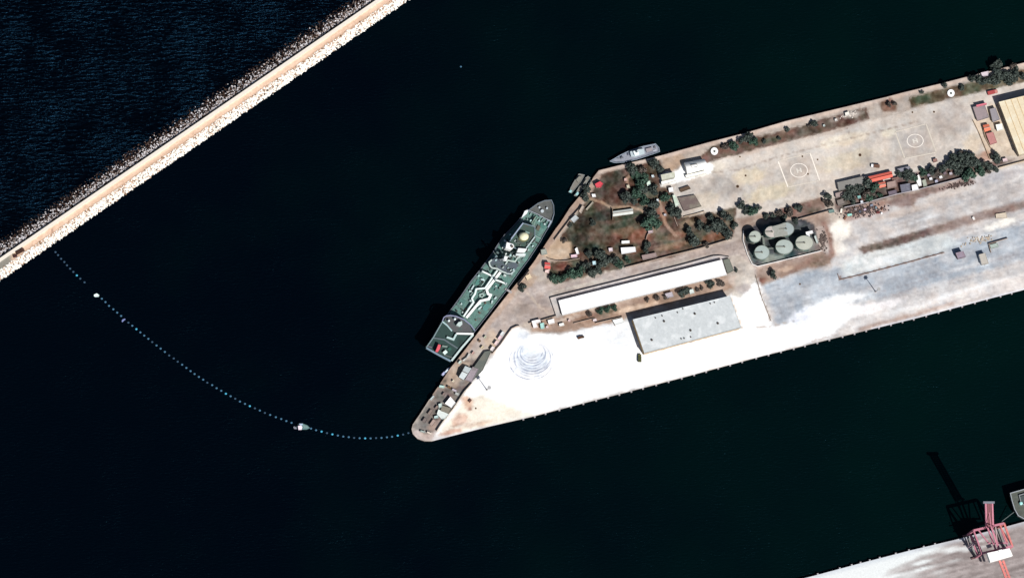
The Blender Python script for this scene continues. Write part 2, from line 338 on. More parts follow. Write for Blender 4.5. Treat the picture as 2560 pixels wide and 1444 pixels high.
# albedo of the second quay
def paint(x, y):
    n1 = fbm(x, y, 40, 3); n2 = fbm(x, y, 7, 11, 3)
    wb = (fbm(x, y, 14, 5, 3) - 0.5) * 2
    u = x * 0.97 - y * 0.25; v_ = x * 0.25 + y * 0.97
    st = vnoise(u / 60, v_ / 3.5, 21) * 0.6 + vnoise(u / 25, v_ / 7.0, 23) * 0.4
    c = np.empty((len(x), 3)); c[:] = (198, 184, 172)
    for l in LAY:
        if l[0] == 'p':
            d = pdist(x, y, l[2]) + wb * l[5]; a = np.clip(0.5 + d / (2 * l[3]), 0, 1); a = a * a * (3 - 2 * a) * l[4]
        elif l[0] == 's':
            d = l[3] - pdist(x, y, l[2], False) + wb * l[6]; a = np.clip(0.5 + d / (2 * l[4]), 0, 1) * l[5]
        else:
            t = math.radians(-l[7]); dx = x - l[2]; dy = y - l[3]
            p = dx * math.cos(t) + dy * math.sin(t); q = -dx * math.sin(t) + dy * math.cos(t)
            r = np.sqrt((p / l[4]) ** 2 + (q / l[5]) ** 2) + wb * 0.45
            a = np.clip((1.25 - r) / l[8], 0, 1) * l[6]
        c = c * (1 - a[:, None]) + np.array(l[1], float) * a[:, None]
    for k in range(13):      # turning tracks of vehicles, all passing the same point
        rr = 20 + k * 2.05 + (k * 7 % 5) * .7 - .9; cx = 1328 + (k % 4) * 1.6; cy = 856 + rr * .97
        q = np.sqrt(((x - cx) / 1.18) ** 2 + ((y - cy)) ** 2); ang = np.arctan2(y - cy, x - cx)
        m = np.clip(1.35 - np.abs(q - rr) * 1.0, 0, 1) * np.clip(0.30 + 0.75 * np.sin(ang + (0.6 if k % 2 else -0.5)), 0.04, 1) * (1.0 if k % 2 == 0 else .7)
        m = m * np.clip(fbm(x, y, 13, 300 + k, 3) * 3.6 - 1.15, 0.04, 1)
        c = c * (1 - m[:, None]) + np.array((140, 152, 186.)) * m[:, None]
    south = 1 / (1 + np.exp(-((y - (1130 - 0.257 * (x - 1000))) + 380) / 20))
    lm = c.mean(1)[:, None]; c = c + (lm - c) * 0.14 * np.clip((lm - 120) / 60, 0, 1)
    n4 = fbm(x, y, 90, 91, 2)
    dev = (n1 - 0.5) * 50 + (n2 - 0.5) * 46 + (n4 - .5) * 26 + (st - 0.5) * 46 * south
    bright = np.clip((c.mean(1) - 232) / 22, 0, 1)
    c = c + (dev * (1 - 0.75 * bright))[:, None] * np.array((1.0, 1.0, 0.96))
    dk = np.clip((150 - c.mean(1)) / 40, 0, 1); c = c + ((fbm(x, y, 9, 77, 3) - .5) * 74 * dk)[:, None]; g_ = (fbm(x, y, 22, 79, 3) - .5) * 40 * dk; c[:, 0] += g_; c[:, 1] -= g_ * .2
    hue = (fbm(x, y, 18, 41, 3) - 0.5) * 13 * (1 - bright)
    c[:, 0] += hue; c[:, 2] -= hue * 0.8
    c = np.clip(c, 8, 255) / 255.0
    L_ = np.where(c <= 0.04045, c / 12.92, ((c + 0.055) / 1.055) ** 2.4) / GAIN
    white = bright[:, None]
    return np.clip(L_ * (1 + 0.22 * white), 0, 0.87)
def paint2(x, y):
    u = x * 0.968 - y * 0.25; v_ = x * 0.25 + y * 0.968
    st = vnoise(u / 70, v_ / 3.2, 61) * 0.5 + vnoise(u / 30, v_ / 6.0, 63) * 0.3 + fbm(x, y, 16, 65) * 0.4
    c = np.empty((len(x), 3)); c[:] = (168, 158, 156)
    c += ((st - 0.6) * 90)[:, None]
    a = np.clip((2330 - x + (1440 - y) * 1.2 - (vnoise(u / 40, v_ / 8, 71) - .5) * 160) / 90, 0, 1)[:, None]; c = c * (1 - a) + np.array((250, 255, 255.)) * a
    d = pdist(x, y, QUAY2[:8], False); a = np.clip((12 - d) / 8, 0, 1)[:, None] * 0.6; c = c * (1 - a) + np.array((215, 222, 232.)) * a
    c = np.clip(c, 8, 255) / 255.0
    return np.clip(np.where(c <= 0.04045, c / 12.92, ((c + 0.055) / 1.055) ** 2.4) / GAIN, 0, 0.86)
gm = mat('ground_surface', None, rough=0.95, var=0.13, scale=0.55, spec=0.1, attr=True)
def sheet(name, poly, z, step, fn=paint, m=gm, fine=None):
    P = np.array(poly, float); x0, y0 = P.min(0); x1, y1 = P.max(0)
    gx, gy = np.meshgrid(np.arange(x0, x1, step), np.arange(y0, y1, step)); gx = gx.ravel(); gy = gy.ravel()
    gx = gx + np.random.uniform(-.25, .25, gx.shape) * step; gy = gy + np.random.uniform(-.25, .25, gy.shape) * step
    if fine:
        fx, fy = np.meshgrid(np.arange(fine[0], fine[2], fine[4]), np.arange(fine[1], fine[3], fine[4])); k = ~((gx > fine[0] - 1) & (gx < fine[2]) & (gy > fine[1] - 1) & (gy < fine[3]))
        gx = np.concatenate([gx[k], fx.ravel() + 0.37]); gy = np.concatenate([gy[k], fy.ravel() + 0.21])
    k = pdist(gx, gy, poly) > step * 0.45; gx = gx[k]; gy = gy[k]
    bp = []
    for i in range(len(poly)):
        a = Vector(poly[i]); b = Vector(poly[(i + 1) % len(poly)]); n = max(1, int((b - a).length / (step * 1.5)))
        for j in range(n): bp.append(a.lerp(b, j / n))
    nb = len(bp)
    pts = bp + [Vector((a, b)) for a, b in zip(gx.tolist(), gy.tolist())]
    r = delaunay_2d_cdt(pts, [(i, (i + 1) % nb) for i in range(nb)], [], 1, 1e-5)
    v = np.array([(p[0], p[1]) for p in r[0]])
    col = fn(v[:, 0], v[:, 1])
    me = bpy.data.meshes.new(name)
    fs = []
    for f in r[2]:
        a, b, c = (r[0][q] for q in f[:3]); cr = (b[0] - a[0]) * (c[1] - a[1]) - (b[1] - a[1]) * (c[0] - a[0])
        fs.append(tuple(f) if cr < 0 else tuple(f[::-1]))
    me.from_pydata([tuple(W(p[0], p[1], z)) for p in r[0]], [], fs); me.update()
    ca = me.color_attributes.new('Col', 'FLOAT_COLOR', 'POINT')
    ca.data.foreach_set('color', np.concatenate([col, np.ones((len(col), 1))], 1).ravel().astype(np.float32))
    o = link(name, me, m); o['kind'] = 'structure'; return o
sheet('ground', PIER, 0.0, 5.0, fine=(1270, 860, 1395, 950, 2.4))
sheet('concrete_yard', [(1700, 446), (1764, 410), (1800, 400), (1900, 373), (2040, 338), (2177, 300), (2240, 286), (2280, 271), (2364, 252), (2447, 233), (2480, 226), (2760, 160), (2760, 200), (2488, 245), (2430, 262), (2440, 300), (2470, 385), (2380, 378), (2330, 386), (2300, 410),
                          (2238, 412), (2165, 432), (2088, 452), (2080, 478), (2060, 492), (1950, 518), (1900, 512), (1845, 506), (1800, 530), (1758, 526), (1740, 482), (1694, 480), (1690, 460)], 0.05, 4.5)
sheet('lawn', LAWN, 0.05, 3.0)
sheet('grass_verge', V1, 0.1, 4.0); sheet('grass_verge', V2, 0.1, 4.0)
sheet('road', [(1392, 716), (1480, 694), (1562, 672), (1650, 650), (1750, 622), (1838, 600), (1856, 602), (1870, 640), (1840, 640), (1826, 641), (1790, 637), (1700, 660), (1540, 700), (1372, 742), (1340, 752), (1330, 730)], 0.1, 4.0)
sheet('quay_apron', APRON[:7] + [(1125, 1088), (1334, 1037), (1546, 982), (1700, 942), (1900, 888), (1926, 800), (1893, 700), (1862, 720), (1857, 824), (1612, 888), (1575, 812), (1480, 816), (1400, 832), (1330, 832)], 0.05, 4.5, fine=(1268, 850, 1395, 950, 1.5))
sheet('second_quay', QUAY2, 0.0, 4.5, fn=paint2)
# pier bodies (quay walls)
qw = mat('quay_wall', A(96, 84, 76), rough=0.95, var=0.3, scale=0.8)
def quaybody(name, poly):
    b = MB(); P = Wp(poly, -0.05); b.prism(P, -9); o = b.build(name, qw); o['kind'] = 'structure'
quaybody('quay_wall', PIER); quaybody('quay_wall', QUAY2)
# ------------------------------------------------------------- water
def water(name, poly, base, waves, spec, rough, tint):
    m = bpy.data.materials.new(name); m.use_nodes = True; N = m.node_tree.nodes; L = m.node_tree.links; b = N['Principled BSDF']
    b.inputs['Roughness'].default_value = rough; b.inputs['Specular IOR Level'].default_value = spec; b.inputs['IOR'].default_value = 1.33
    b.inputs['Specular Tint'].default_value = (*tint, 1)
    tc = N.new('ShaderNodeTexCoord'); sx = N.new('ShaderNodeSeparateXYZ'); L.new(tc.outputs['Object'], sx.inputs[0])
    mr = N.new('ShaderNodeMapRange'); mr.inputs[1].default_value = -350; mr.inputs[2].default_value = 420; L.new(sx.outputs[0], mr.inputs[0])
    nz = N.new('ShaderNodeTexNoise'); nz.inputs['Scale'].default_value = 0.008; nz.inputs['Detail'].default_value = 7; L.new(tc.outputs['Object'], nz.inputs['Vector'])
    ad = N.new('ShaderNodeMath'); ad.operation = 'MULTIPLY_ADD'; ad.inputs[1].default_value = 1.1; L.new(nz.outputs[0], ad.inputs[0]); L.new(mr.outputs[0], ad.inputs[2])
    sb = N.new('ShaderNodeMath'); sb.operation = 'SUBTRACT'; sb.inputs[1].default_value = 0.68; L.new(ad.outputs[0], sb.inputs[0])
    mx = N.new('ShaderNodeMix'); mx.data_type = 'RGBA'; L.new(sb.outputs[0], mx.inputs[0]); mx.inputs[6].default_value = (*base[0], 1); mx.inputs[7].default_value = (*base[1], 1)
    L.new(mx.outputs[2], b.inputs['Base Color'])
    mp = N.new('ShaderNodeMapping'); mp.inputs['Rotation'].default_value = (0, 0, math.radians(-14)); mp.inputs['Scale'].default_value = (waves[0], waves[1], 1)
    L.new(tc.outputs['Object'], mp.inputs[0])
    nw = N.new('ShaderNodeTexNoise'); nw.inputs['Scale'].default_value = 1.0; nw.inputs['Detail'].default_value = 4; nw.inputs['Roughness'].default_value = 0.6; L.new(mp.outputs[0], nw.inputs['Vector'])
    n3 = N.new('ShaderNodeTexNoise'); n3.inputs['Scale'].default_value = 0.03; n3.inputs['Detail'].default_value = 2; L.new(tc.outputs['Object'], n3.inputs['Vector'])
    m3 = N.new('ShaderNodeMapRange'); m3.inputs[1].default_value = 0.3; m3.inputs[2].default_value = 0.7; m3.inputs[3].default_value = 0.6; m3.inputs[4].default_value = 1.08; L.new(n3.outputs[0], m3.inputs[0])
    ml = N.new('ShaderNodeMath'); ml.operation = 'MULTIPLY'; L.new(nw.outputs[0], ml.inputs[0]); L.new(m3.outputs[0], ml.inputs[1])
    bp = N.new('ShaderNodeBump'); bp.inputs['Strength'].default_value = 1.0; bp.inputs['Distance'].default_value = waves[2]
    L.new(ml.outputs[0], bp.inputs['Height']); L.new(bp.outputs[0], b.inputs['Normal'])
    mb = MB(); mb.poly([Vector((p[0], p[1], -3.0)) for p in poly]); o = mb.build(name, m); o['kind'] = 'structure'; return o
def bw(t, n):   # breakwater: t = photo x along the parapet line, n = pixels inward (to the harbour)
    y = 643 - 0.6855 * t
    return (t + 0.566 * n, y + 0.824 * n)
a0 = W(*bw(-2500, 12), -3); a1 = W(*bw(4500, 12), -3)
R_ = 22000; dd = (a1 - a0).normalized(); nn = Vector((dd.y, -dd.x, 0))
p0 = a0 - dd * R_; p1 = a1 + dd * R_
hb = [p0, p1, p1 + nn * R_ * 1.5, p0 + nn * R_ * 1.5]; hs = [p1, p0, p0 - nn * R_ * 1.5, p1 - nn * R_ * 1.5]
def ccw(P):
    ar = sum(P[i].x * P[(i + 1) % 4].y - P[(i + 1) % 4].x * P[i].y for i in range(4)); return P if ar > 0 else P[::-1]
water('harbour_water', ccw(hb), ((0.0001, 0.0010, 0.0026), (0.0003, 0.0052, 0.0046)), (0.22, 0.6, 0.40), 0.2, 0.24, (0.2, 0.65, 1.0))
water('sea', ccw(hs), ((0.0001, 0.0003, 0.0008), (0.0001, 0.0004, 0.0010)), (0.11, 0.38, 1.25), 0.36, 0.235, (0.08, 0.34, 0.70))
# ------------------------------------------------------------- breakwater
def strip(name, n0, z0, n1, z1, m, t0=-420, t1=1500, step=8):
    b = MB(); ts = list(range(t0, t1 + 1, step)); i0 = 0
    for t in ts:
        b.v += [W(*bw(t, n0), z0), W(*bw(t, n1), z1)]
    for k in range(len(ts) - 1): b.f.append((2 * k, 2 * k + 1, 2 * k + 3, 2 * k + 2))
    o = b.build(name, m); o['kind'] = 'structure'; return o
core = mat('rubble_core', A(92, 78, 66), rough=1, var=0.5, scale=0.7)
strip('breakwater_slope', -26, -4.6, 1.0, -0.6, core); strip('breakwater_slope', 26, -0.3, 52, -4.6, core)
def paintb(x, y):
    n = (x - 0) * 0.566 * 0 + ((y - (643 - 0.6855 * x)) * 0.824)
    c = np.empty((len(x), 3)); c[:] = (238, 204, 178)
    st = vnoise((x * 0.824 - y * 0.566) / 40, n / 2.0, 5); ft = fbm(x, y, 9, 8)
    c += ((st - 0.5) * 34 + (ft - 0.5) * 30)[:, None]
    a = np.clip((n - 22 + (ft - .5) * 6) / 4, 0, 1)[:, None]; c = c * (1 - a) + np.array((186, 150, 122.)) * a
    a = np.clip((12.5 - n + (ft - .5) * 3) / 3, 0, 1)[:, None]; c = c * (1 - a) + np.array((255, 240, 218.)) * a
    lo = np.clip((34 - x + (ft - .5) * 20) / 14, 0, 1)[:, None] * np.clip((n - 4) / 4, 0, 1)[:, None]; c = c * (1 - lo * .9) + np.array((136, 136, 128.)) * lo * .9
    d = pdist(x, y, [(118, 567), (127, 573), (134, 582)], False); a = np.clip(1.8 - d, 0, 1)[:, None] * .6; c = c * (1 - a) + np.array((150, 110, 92.)) * a
    c = np.clip(c, 8, 255) / 255.0
    return np.clip(((c + 0.055) / 1.055) ** 2.4 / GAIN * 1.08, 0, 0.86)
sheet('breakwater_road', [bw(-420, 8), bw(1500, 8), bw(1500, 29), bw(-420, 29)], 0.0, 4.2, fn=paintb)
b = MB()
pts = Wp([bw(-420, 1.2), bw(1500, 1.2), bw(1500, 9.5), bw(-420, 9.5)], 1.9); b.prism(pts, -1.5)
pw = b.build('breakwater_parapet', mat('parapet_concrete', A(255, 246, 232), rough=0.9, var=0.08, scale=0.5)); tag(pw, 'long pale concrete parapet along the seaward side of the breakwater road', 'wall')
def rocks(name, label, n, nlo, nhi, zf, size, colf, seed):
    rng = np.random.RandomState(seed); V = []; F = []; C = []
    base = np.array([(x, y, z) for x in (-1, 1) for y in (-1, 1) for z in (-1, 1)], float)
    faces = [(0, 1, 3, 2), (4, 6, 7, 5), (0, 4, 5, 1), (2, 3, 7, 6), (0, 2, 6, 4), (1, 5, 7, 3)]
    for k in range(n):
        t = rng.uniform(-40, 1120); u = rng.uniform() ; nn_ = nlo + (nhi - nlo) * u; z = zf(nn_); hid = nlo < 0 and rng.uniform() < ((-nn_ / 46) ** .8) * 0.9
        if hid: continue
        p = W(*bw(t, nn_ + rng.normal() * 0.8), z); s = size * rng.uniform(0.55, 1.35)
        ax = rng.normal(size=3); ax /= np.linalg.norm(ax); an = rng.uniform(0, 3.1)
        R = np.array(Matrix.Rotation(an, 3, Vector(ax)))
        q = (base * rng.uniform(0.7, 1.15, (8, 3)) * np.array((rng.uniform(.7, 1.2), rng.uniform(.6, 1), rng.uniform(.5, .9)))) @ R.T * s * 0.5 + np.array(p)
        i = len(V); V += [tuple(a) for a in q]; F += [tuple(i + a for a in f) for f in faces]; c = colf(nn_, rng); C += [(*c, 1)] * 8
    me = bpy.data.meshes.new(name); me.from_pydata(V, [], F); me.update()
    ca = me.color_attributes.new('Col', 'FLOAT_COLOR', 'POINT'); ca.data.foreach_set('color', np.array(C, np.float32).ravel())
    o = link(name, me, mat('rock_surface', None, rough=0.9, var=0.2, scale=1.2, spec=0.2, attr=True)); tag(o, label, 'rocks', None, 'stuff')
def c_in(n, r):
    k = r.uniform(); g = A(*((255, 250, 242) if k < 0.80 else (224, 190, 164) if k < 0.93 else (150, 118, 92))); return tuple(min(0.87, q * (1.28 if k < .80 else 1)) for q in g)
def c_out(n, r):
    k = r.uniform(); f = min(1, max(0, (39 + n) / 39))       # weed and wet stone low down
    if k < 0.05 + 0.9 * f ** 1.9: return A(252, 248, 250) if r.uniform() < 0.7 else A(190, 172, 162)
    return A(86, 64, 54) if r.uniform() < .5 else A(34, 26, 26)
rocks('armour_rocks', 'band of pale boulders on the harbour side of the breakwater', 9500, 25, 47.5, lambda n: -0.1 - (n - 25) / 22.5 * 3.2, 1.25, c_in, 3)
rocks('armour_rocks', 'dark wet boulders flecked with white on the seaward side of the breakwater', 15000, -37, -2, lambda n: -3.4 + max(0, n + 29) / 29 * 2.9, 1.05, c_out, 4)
# ============================================================= buildings
wallm = cm(190, 176, 160)
def building(name, label, cat, top, h, roof, wall=(196, 184, 170), z0=0.0, style='flat', over=0.35, vents=(), group=None, door=True, stain=None, roofvar=0.14):
    "top = roof outline in photo pixels at height h"
    P = Wp(top, z0 + h); c = sum(P, Vector()) / len(P); t = thing(name, label, cat, (c.x, c.y, z0), group)
    rm = mat('roof_%d_%d_%d' % roof + ('_s' if stain else '') + ('_w' if min(roof) > 243 else ''), tuple(min(.86, q * (1.16 if min(roof) > 243 else 1)) for q in A(*roof)), var=roofvar, scale=0.45, stain=A(*stain) if stain else None); wm = cm(*wall)
    inner = shrink(P, over)
    MB().prism([Vector((p.x, p.y, z0 + h - 0.3)) for p in inner], z0).build('wall', wm, t)
    if style == 'flat':
        r = MB().prism(P, z0 + h - 0.3).build('roof', rm, t)
        MB().rim(P, 0.3, z0 + h, z0 + h + 0.35).build('parapet', rm, r)
    elif style in ('gable', 'vault', 'canopy'):
        A_, B_, C_, D_ = P[:4]; b = MB(); n = {'gable': 2, 'canopy': 1}.get(style, 12); rise = {'gable': 0.16, 'canopy': 0.0, 'vault': 0.36}[style] * (D_ - A_).length
        if style == 'canopy': b.prism(P, z0 + h - 0.25)
        else:
            i0 = 0
            for k in range(n + 1):
                u = k / n; zz = z0 + h + (rise * (1 - abs(2 * u - 1)) if style == 'gable' else rise * math.sin(math.pi * u))
                for e, (X, Y) in enumerate(((A_, D_), (B_, C_))):
                    q = X.lerp(Y, u); b.v.append(Vector((q.x, q.y, zz)))
            for k in range(n): b.f.append((2 * k, 2 * k + 2, 2 * k + 3, 2 * k + 1))
            b.f.append(tuple(2 * k for k in range(n, -1, -1))); b.f.append(tuple(2 * k + 1 for k in range(n + 1)))
            b.f.append((0, 1, 2 * n + 1, 2 * n))
        r = b.build('roof', rm, t)
        if style == 'gable':
            m1 = (A_ + D_) / 2; m2 = (B_ + C_) / 2
            MB().beam((m1.x, m1.y, z0 + h + rise + 0.1), (m2.x, m2.y, z0 + h + rise + 0.1), 0.5, 0.3).build('ridge', wm, r)
    if door:
        q0, q1 = inner[-1], inner[-2] if len(inner) > 2 else inner[0]; m = (q0 + q1) / 2; d = (q1 - q0).normalized()
        hh = min(2.2, h * 0.7); ww = 1.0 if (q1 - q0).length < 14 else 2.4
        MB().beam((m.x - d.x * ww / 2, m.y - d.y * ww / 2, z0 + hh / 2), (m.x + d.x * ww / 2, m.y + d.y * ww / 2, z0 + hh / 2), 0.14, hh).build('door', cm(96, 84, 76), t)
    for (vx, vy, r_) in vents:
        q = W(vx, vy, z0 + h); MB().cyl(q, r_, z0 + h - 0.1, z0 + h + 0.9, n=12, cone=0.3).build('roof_vent', cm(84, 74, 68), r)
    return t
building('warehouse', 'long low warehouse with a plain bright white roof south of the road', 'warehouse', [(1396, 751), (1805, 649), (1817, 687), (1406, 788)], 3.2, (255, 255, 255), style='flat', roofvar=.05)
WH2 = building('warehouse', 'tall broad warehouse with a pale grey roof dotted with dark vents on the apron', 'warehouse', [(1582, 798), (1825, 739), (1853, 819), (1611, 883)], 10.0, (220, 226, 228), wall=(196, 164, 116),
    vents=[(1540 + a / 4.814, 620 + b / 4.814, 0.95 if k < 5 else 0.55) for k, (a, b) in enumerate(((578, 880), (948, 790), (1225, 905), (897, 990), (430, 1105), (1185, 655), (805, 730), (740, 775), (475, 840), (1135, 668), (555, 815), (820, 1085), (900, 1070), (785, 1090)))], stain=(250, 254, 255))
building('annex', 'narrow grey-green annex at the east end of the long white warehouse', 'building', [(1808, 650), (1823, 646), (1835, 676), (1819, 684)], 2.2, (128, 132, 122))
building('warehouse', 'tall shed with a cream roof at the east edge of the photo', 'warehouse', [(2497, 255), (2700, 206), (2748, 340), (2548, 389)], 9.0, (248, 232, 200), wall=(190, 176, 156), stain=(255, 250, 228), style='flat')
# rib lines on the cream roof
for o in list(bpy.data.objects):
    if o.get('label', '').startswith('tall shed with a cream'):
        rb = MB()
        for k in range(1, 15):
            a = W(2497 + k * 15, 255 - k * 3.65, 9.0); e = W(2548 + k * 15, 389 - k * 3.65, 9.0); rb.beam(a + Vector((0, 0, .1)), e + Vector((0, 0, .1)), 0.5, 0.35)
        rb.build('roof_rib', cm(226, 196, 150), o)
building('hall', 'bright white arched hall beside the north quay', 'hall', [(1710, 407), (1760, 397), (1770, 421), (1718, 435)], 5.0, (255, 255, 252), style='vault', wall=(236, 232, 222))
building('annex', 'low white annex against the south side of the arched hall', 'building', [(1713, 438), (1763, 426), (1768, 434), (1716, 446)], 2.5, (255, 254, 244))
building('shed', 'small grey roof cabin leaning on the west end of the arched hall', 'shed', [(1726, 412), (1742, 409), (1744, 417), (1729, 420)], 8.4, (130, 126, 116), z0=0.0, door=False)
building('house', 'flat cream two part building with a white front west of the arched hall', 'building', [(1652, 437), (1686, 430), (1688, 444), (1655, 452)], 6.0, (214, 216, 196), wall=(240, 232, 214), stain=(255, 255, 246))
building('annex', 'low bright white porch along the south side of the cream building', 'porch', [(1653, 454), (1689, 446), (1691, 452), (1654, 463)], 3.2, (255, 255, 250))
building('hut', 'little white square hut south of the cream building', 'hut', [(1671, 470), (1682, 468), (1684, 479), (1673, 481)], 3, (255, 255, 255))
building('shed', 'narrow pale mint roof shed west of the dark square court', 'shed', [(1681, 488), (1688, 487), (1699, 512), (1689, 518)], 2.4, (216, 232, 214), stain=(250, 255, 246))
building('platform', 'dark mottled square low roof in the northwest corner of the helicopter yard', 'building', [(1695, 494), (1737, 487), (1754, 516), (1710, 528)], 1.4, (124, 108, 104), wall=(110, 96, 90), stain=(150, 146, 130), door=False)
building('shed', 'dark brown oblong low shed north of the dark square court', 'shed', [(1698, 472), (1722, 464), (1727, 472), (1702, 481)], 1.5, (104, 84, 66), wall=(60, 44, 34), door=False)
building('house', 'long white compound house with a grey green east half among lawns', 'house', [(1532, 528), (1582, 521), (1583, 534), (1532, 541)], 2.8, (226, 232, 226), style='gable', stain=(255, 255, 255))
building('house', 'bright white house in the southern compound', 'house', [(1552, 619), (1588, 617), (1590, 629), (1554, 635)], 3.2, (255, 255, 255))
building('shed', 'little white oblong shed north of the bright compound house', 'shed', [(1554, 602), (1574, 601), (1574, 608), (1554, 609)], 2.4, (255, 255, 250))
building('water_tank_house', 'tiny pinkish white hut west of the bright compound house', 'hut', [(1521, 620), (1531, 619), (1532, 627), (1523, 629)], 2.2, (244, 230, 236))
building('house', 'red roofed cottage with a pale south end beside the west quay', 'house', [(1362, 655), (1375, 656), (1376, 672), (1361, 671)], 4, (236, 104, 100), style='gable')
building('porch', 'pale pink porch at the south end of the red cottage', 'porch', [(1363, 675), (1374, 673), (1372, 683), (1362, 681)], 2.4, (255, 226, 220))
building('hut', 'crimson roofed gatehouse at the northwest corner of the pier', 'hut', [(1487, 460), (1500, 453), (1508, 459), (1502, 469), (1491, 469)], 4, (232, 84, 98))
building('hut', 'tiny white hut just south of the crimson gatehouse', 'hut', [(1479, 485), (1488, 485), (1490, 492), (1481, 493)], 2.2, (255, 255, 255))
building('house', 'long pale pink roofed shed behind the west quay wall', 'shed', [(1447, 528), (1455, 514), (1461, 517), (1453, 534)], 3, (206, 190, 176))
building('house', 'pale grey flat building behind the west quay wall', 'building', [(1426, 548), (1438, 537), (1447, 545), (1435, 557)], 3, (206, 212, 214))
building('shed', 'pale lean-to strip near the crimson gatehouse lane', 'shed', [(1464, 523), (1481, 504), (1484, 507), (1468, 526)], 1.6, (188, 180, 164), door=False)
building('hut', 'white hut between trees north of the green grove', 'hut', [(1616, 454), (1625, 452), (1627, 463), (1618, 465)], 2.5, (236, 255, 240))
building('hut', 'pale square hut under the trees near the cream building', 'hut', [(1628, 438), (1634, 437), (1636, 443), (1630, 444)], 2.4, (226, 240, 244))
building('hut', 'tiny white hut on the east edge of the grove', 'hut', [(1641, 498), (1646, 497), (1647, 503), (1642, 504)], 2.4, (240, 250, 255))
building('hut', 'small pale cabin beside the mauve dirt path', 'hut', [(1659, 535), (1665, 534), (1666, 539), (1660, 540)], 2.2, (214, 210, 214))
building('hut', 'little tan cabin on the lawn path south of the grove', 'hut', [(1566, 463), (1573, 462), (1575, 470), (1568, 471)], 2.2, (218, 212, 190))
building('hut', 'little pink cabin on the lawn path at its north end', 'hut', [(1560, 446), (1567, 445), (1568, 452), (1561, 453)], 2.2, (226, 190, 180))
building('hut', 'blue white kiosk between the hedge trees by the road', 'hut', [(1481, 653), (1489, 652), (1490, 661), (1482, 662)], 5.2, (214, 246, 255))
building('shed', 'pale brown flat store east of the hedge trees by the road', 'shed', [(1604, 638), (1640, 631), (1643, 642), (1607, 650)], 2.4, (168, 148, 144))
building('shed', 'pale tin roofed lean-to at the corner by the lawn wall', 'shed', [(1620, 577), (1632, 575), (1632, 582), (1621, 584)], 2.4, (206, 186, 190))
building('shed', 'little white equipment shed beside the sandy west yard', 'shed', [(1437, 622), (1443, 618), (1448, 634), (1442, 636)], 2, (250, 250, 250), door=False)
building('hut', 'twin pink white cabin south of the sandy west yard', 'hut', [(1427, 637), (1443, 635), (1443, 643), (1428, 644)], 2.2, (244, 214, 224))
building('shed', 'grey flat store at the quay edge of the sandy west yard', 'shed', [(1352, 624), (1365, 622), (1369, 635), (1354, 638)], 1.8, (176, 182, 172))
# gateway cluster on the west road
building('hut', 'white and tan checkpoint cabin beside the small quay tree', 'hut', [(1313, 690), (1324, 684), (1331, 694), (1319, 702)], 2.4, (244, 222, 190), stain=(255, 252, 240))
# middle belt of buildings
building('barracks', 'long grey roofed block west of the red roofed block', 'building', [(2093, 456), (2157, 441), (2161, 459), (2097, 477)], 3.6, (148, 146, 142), style='flat', stain=(176, 178, 174))
building('barracks', 'long bright orange red roofed block facing the helicopter yard', 'building', [(2168, 442), (2229, 428), (2232, 442), (2173, 457)], 4, (250, 122, 104), style='gable', wall=(150, 60, 44))
building('house', 'small orange red roofed wing south of the long red block', 'building', [(2196, 457), (2213, 454), (2215, 466), (2199, 470)], 3, (250, 140, 118), style='gable')
building('house', 'flat mauve grey roofed house east of the small red wing', 'house', [(2217, 456), (2239, 451), (2242, 466), (2219, 472)], 3, (180, 156, 148))
building('shed', 'slim brown lean-to between the red block and the frame house', 'shed', [(2229, 446), (2247, 442), (2248, 447), (2231, 450)], 2.4, (156, 120, 110))
building('house', 'slate grey roofed house at the south boundary wall beside the white slab', 'house', [(2250, 462), (2275, 458), (2277, 477), (2254, 482)], 3.4, (122, 122, 136), stain=(170, 176, 186))
building('shed', 'small speckled shed with a pink corner on the south boundary wall', 'shed', [(2220, 479), (2241, 474), (2243, 484), (2223, 489)], 2.6, (124, 112, 124), stain=(226, 206, 226))
building('shed', 'grey open sided frame house north of the dark trees', 'shed', [(2243, 422), (2275, 415), (2277, 424), (2246, 431)], 2.8, (150, 150, 160))
building('slab_house', 'glaring white roof block beside the boundary wall', 'building', [(2279, 463), (2293, 460), (2297, 474), (2281, 477)], 2.4, (255, 255, 255))
building('shed', 'glaring white narrow roof running north from the white roof block', 'shed', [(2289, 444), (2297, 436), (2303, 452), (2304, 464), (2297, 466), (2292, 456)], 2.4, (255, 255, 250))
building('shed', 'pale grey green shed east of the glaring white roof', 'shed', [(2305, 451), (2314, 448), (2318, 464), (2309, 467)], 2.4, (186, 192, 176))
building('house', 'flat mauve roofed house at the west end of the tree belt', 'house', [(2088, 483), (2108, 478), (2110, 490), (2090, 495)], 2.8, (178, 160, 156))
building('house', 'grey roofed house with a cracked roof south of the flat mauve house', 'house', [(2092, 501), (2107, 496), (2113, 509), (2096, 515)], 2.8, (144, 134, 128))
building('hut', 'little teal roofed hut between the dark trees', 'hut', [(2143, 490), (2151, 488), (2153, 495), (2145, 497)], 2.4, (150, 200, 196))
building('hut', 'little bright white hut touching the boundary wall', 'hut', [(2151, 502), (2157, 501), (2158, 507), (2152, 508)], 2.4, (240, 246, 255))
building('shed', 'teal grey lean-to at the west foot of the boundary wall', 'shed', [(2071, 525), (2085, 523), (2086, 531), (2073, 533)], 2, (130, 158, 152))
building('shed', 'small pale shelter on the east side of the yard near the second helipad', 'shed', [(2332, 398), (2342, 396), (2344, 404), (2334, 407)], 2.2, (166, 128, 118))
